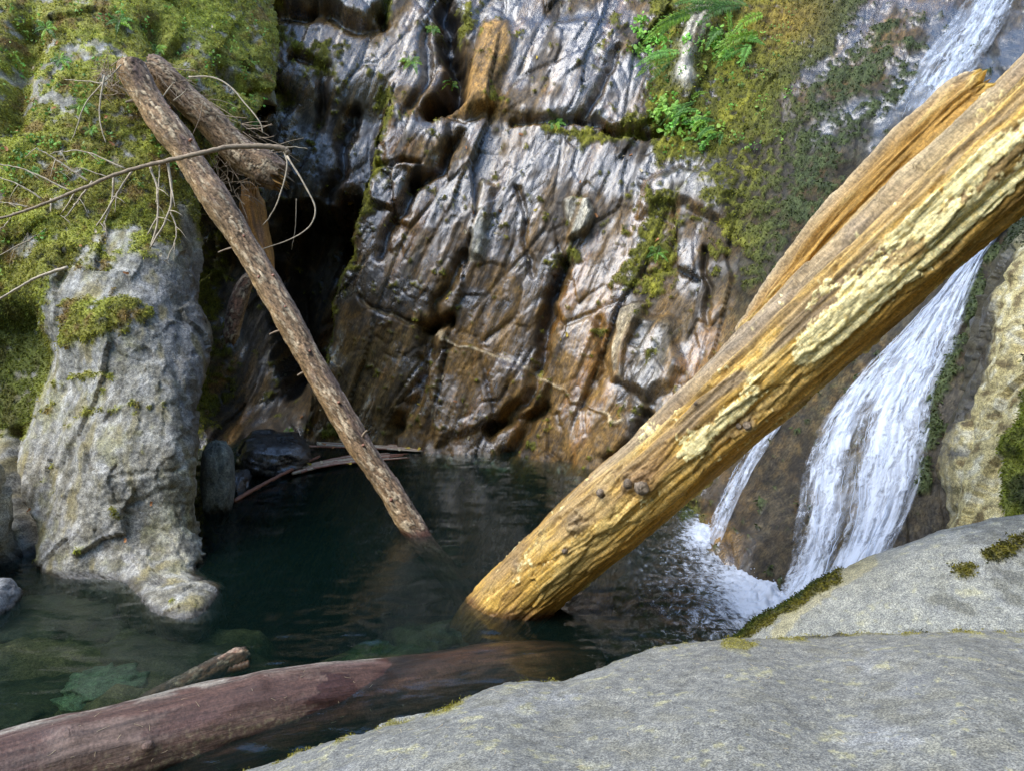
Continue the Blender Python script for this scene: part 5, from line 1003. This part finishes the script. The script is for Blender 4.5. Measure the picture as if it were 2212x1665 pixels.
for x, y, k_ in ((1385,369,'p'),(1157,456,'y'),(1160,129,'y'),(1070,507,'p'),(1007,507,'p'),(1022,466,'b'),(1255,395,'b'),(1364,335,'b'),(793,398,'y'),(1126,292,'b'),(970,265,'b'),(970,647,'y'),(1213,734,'y'),(1225,726,'y'),(1153,846,'p'),(1014,945,'p'),(987,868,'b'),(902,872,'y'),(961,819,'p'),(1138,561,'p'),(1080,460,'b'),(1290,470,'b'),(1010,330,'b'),(650,905,'b'),(668,925,'y'),(1345,340,'p'),(1420,520,'b'),(700,880,'p')):
    kn, lb, gp = {'y': ('leaf_yellow', 'small yellow fallen leaf stuck to the wet cliff face', 'yellow leaves on the cliff'), 'p': ('leaf_pale', 'tiny pale fallen leaf stuck to the wet cliff face', 'pale leaves on the cliff'), 'b': ('leaf_brown', 'small orange-brown fallen leaf stuck to the wet cliff face', 'brown leaves on the cliff')}[k_]
    put_leaf(cliff_at(x, y), cliff_n(x, y), random.uniform(.028, .042), kn, leaf_label('cliff', x, y, {'y': 'yellow', 'p': 'pale', 'b': 'orange-brown'}[k_], 'the wet cliff'), gp)
NO = gnormals(Po)
for x, y, k_ in ((170,450,'p'),(204,506,'p'),(184,534,'b'),(456,66,'p'),(126,93,'b'),(118,170,'p'),(36,290,'b'),(230,262,'b'),(240,320,'b'),(60,125,'p'),(120,245,'b'),(20,330,'b'),(270,600,'b'),(66,1175,'p'),(70,1105,'b'),(268,1173,'b'),(330,1085,'b'),(340,560,'p')):
    i = int((y+340)/STEP); j = int(np.argmin(np.abs(OX[i, :nu]-x))); kn, lb, gp = {'p': ('leaf_pale', 'pale fallen leaf lying on the mossy rock outcrop', 'pale leaves on the outcrop'), 'b': ('leaf_brown', 'orange-brown fallen leaf lying on the mossy rock outcrop', 'brown leaves on the outcrop')}[k_]
    put_leaf(Po[i, j]+NO[i, j]*.03, NO[i, j], random.uniform(.025, .038), kn, leaf_label('out', x, y, {'p': 'pale', 'b': 'orange-brown'}[k_], 'the mossy outcrop'), gp)
for x, y, k_, z in ((668,1003,'y',.07),(695,1000,'p',.07),(754,1002,'g',.04),(905,971,'f',.05),(862,972,'q',.05),(700,960,'b',.05),(690,958,'p',.05),(720,968,'b',.04),(880,969,'f',.05),(570,965,'s',.27),(615,978,'t',.2)):
    kn, lb, gp = {'y': ('leaf_yellow', 'yellow fallen leaf on the long driftwood near the red-brown branch', 'leaves on the driftwood'), 'g': ('leaf_yellow', 'yellow fallen leaf on the long driftwood close to the slim trunk', 'leaves on the driftwood'), 'f': ('leaf_yellow', 'yellow fallen leaf on the flat splinter raft at the cliff foot', 'leaves on the driftwood'), 'q': ('leaf_pale', 'pale fallen leaf on the flat splinter raft at the cliff foot', 'leaves on the driftwood'), 's': ('leaf_pale', 'pale fallen leaf on the low dark wet boulder', 'leaves on the low dark boulder'), 't': ('leaf_yellow', 'yellow fallen leaf on the low dark wet boulder', 'leaves on the low dark boulder'), 'p': ('leaf_pale', 'pale fallen leaf caught in the floating driftwood', 'pale leaves on the driftwood'), 'b': ('leaf_brown', 'brown fallen leaf caught in the floating driftwood', 'brown leaves on the driftwood')}[k_]
    put_leaf(on_water(x, y, z), np.array([.1, -.3, .95]), .045, kn, lb, gp)
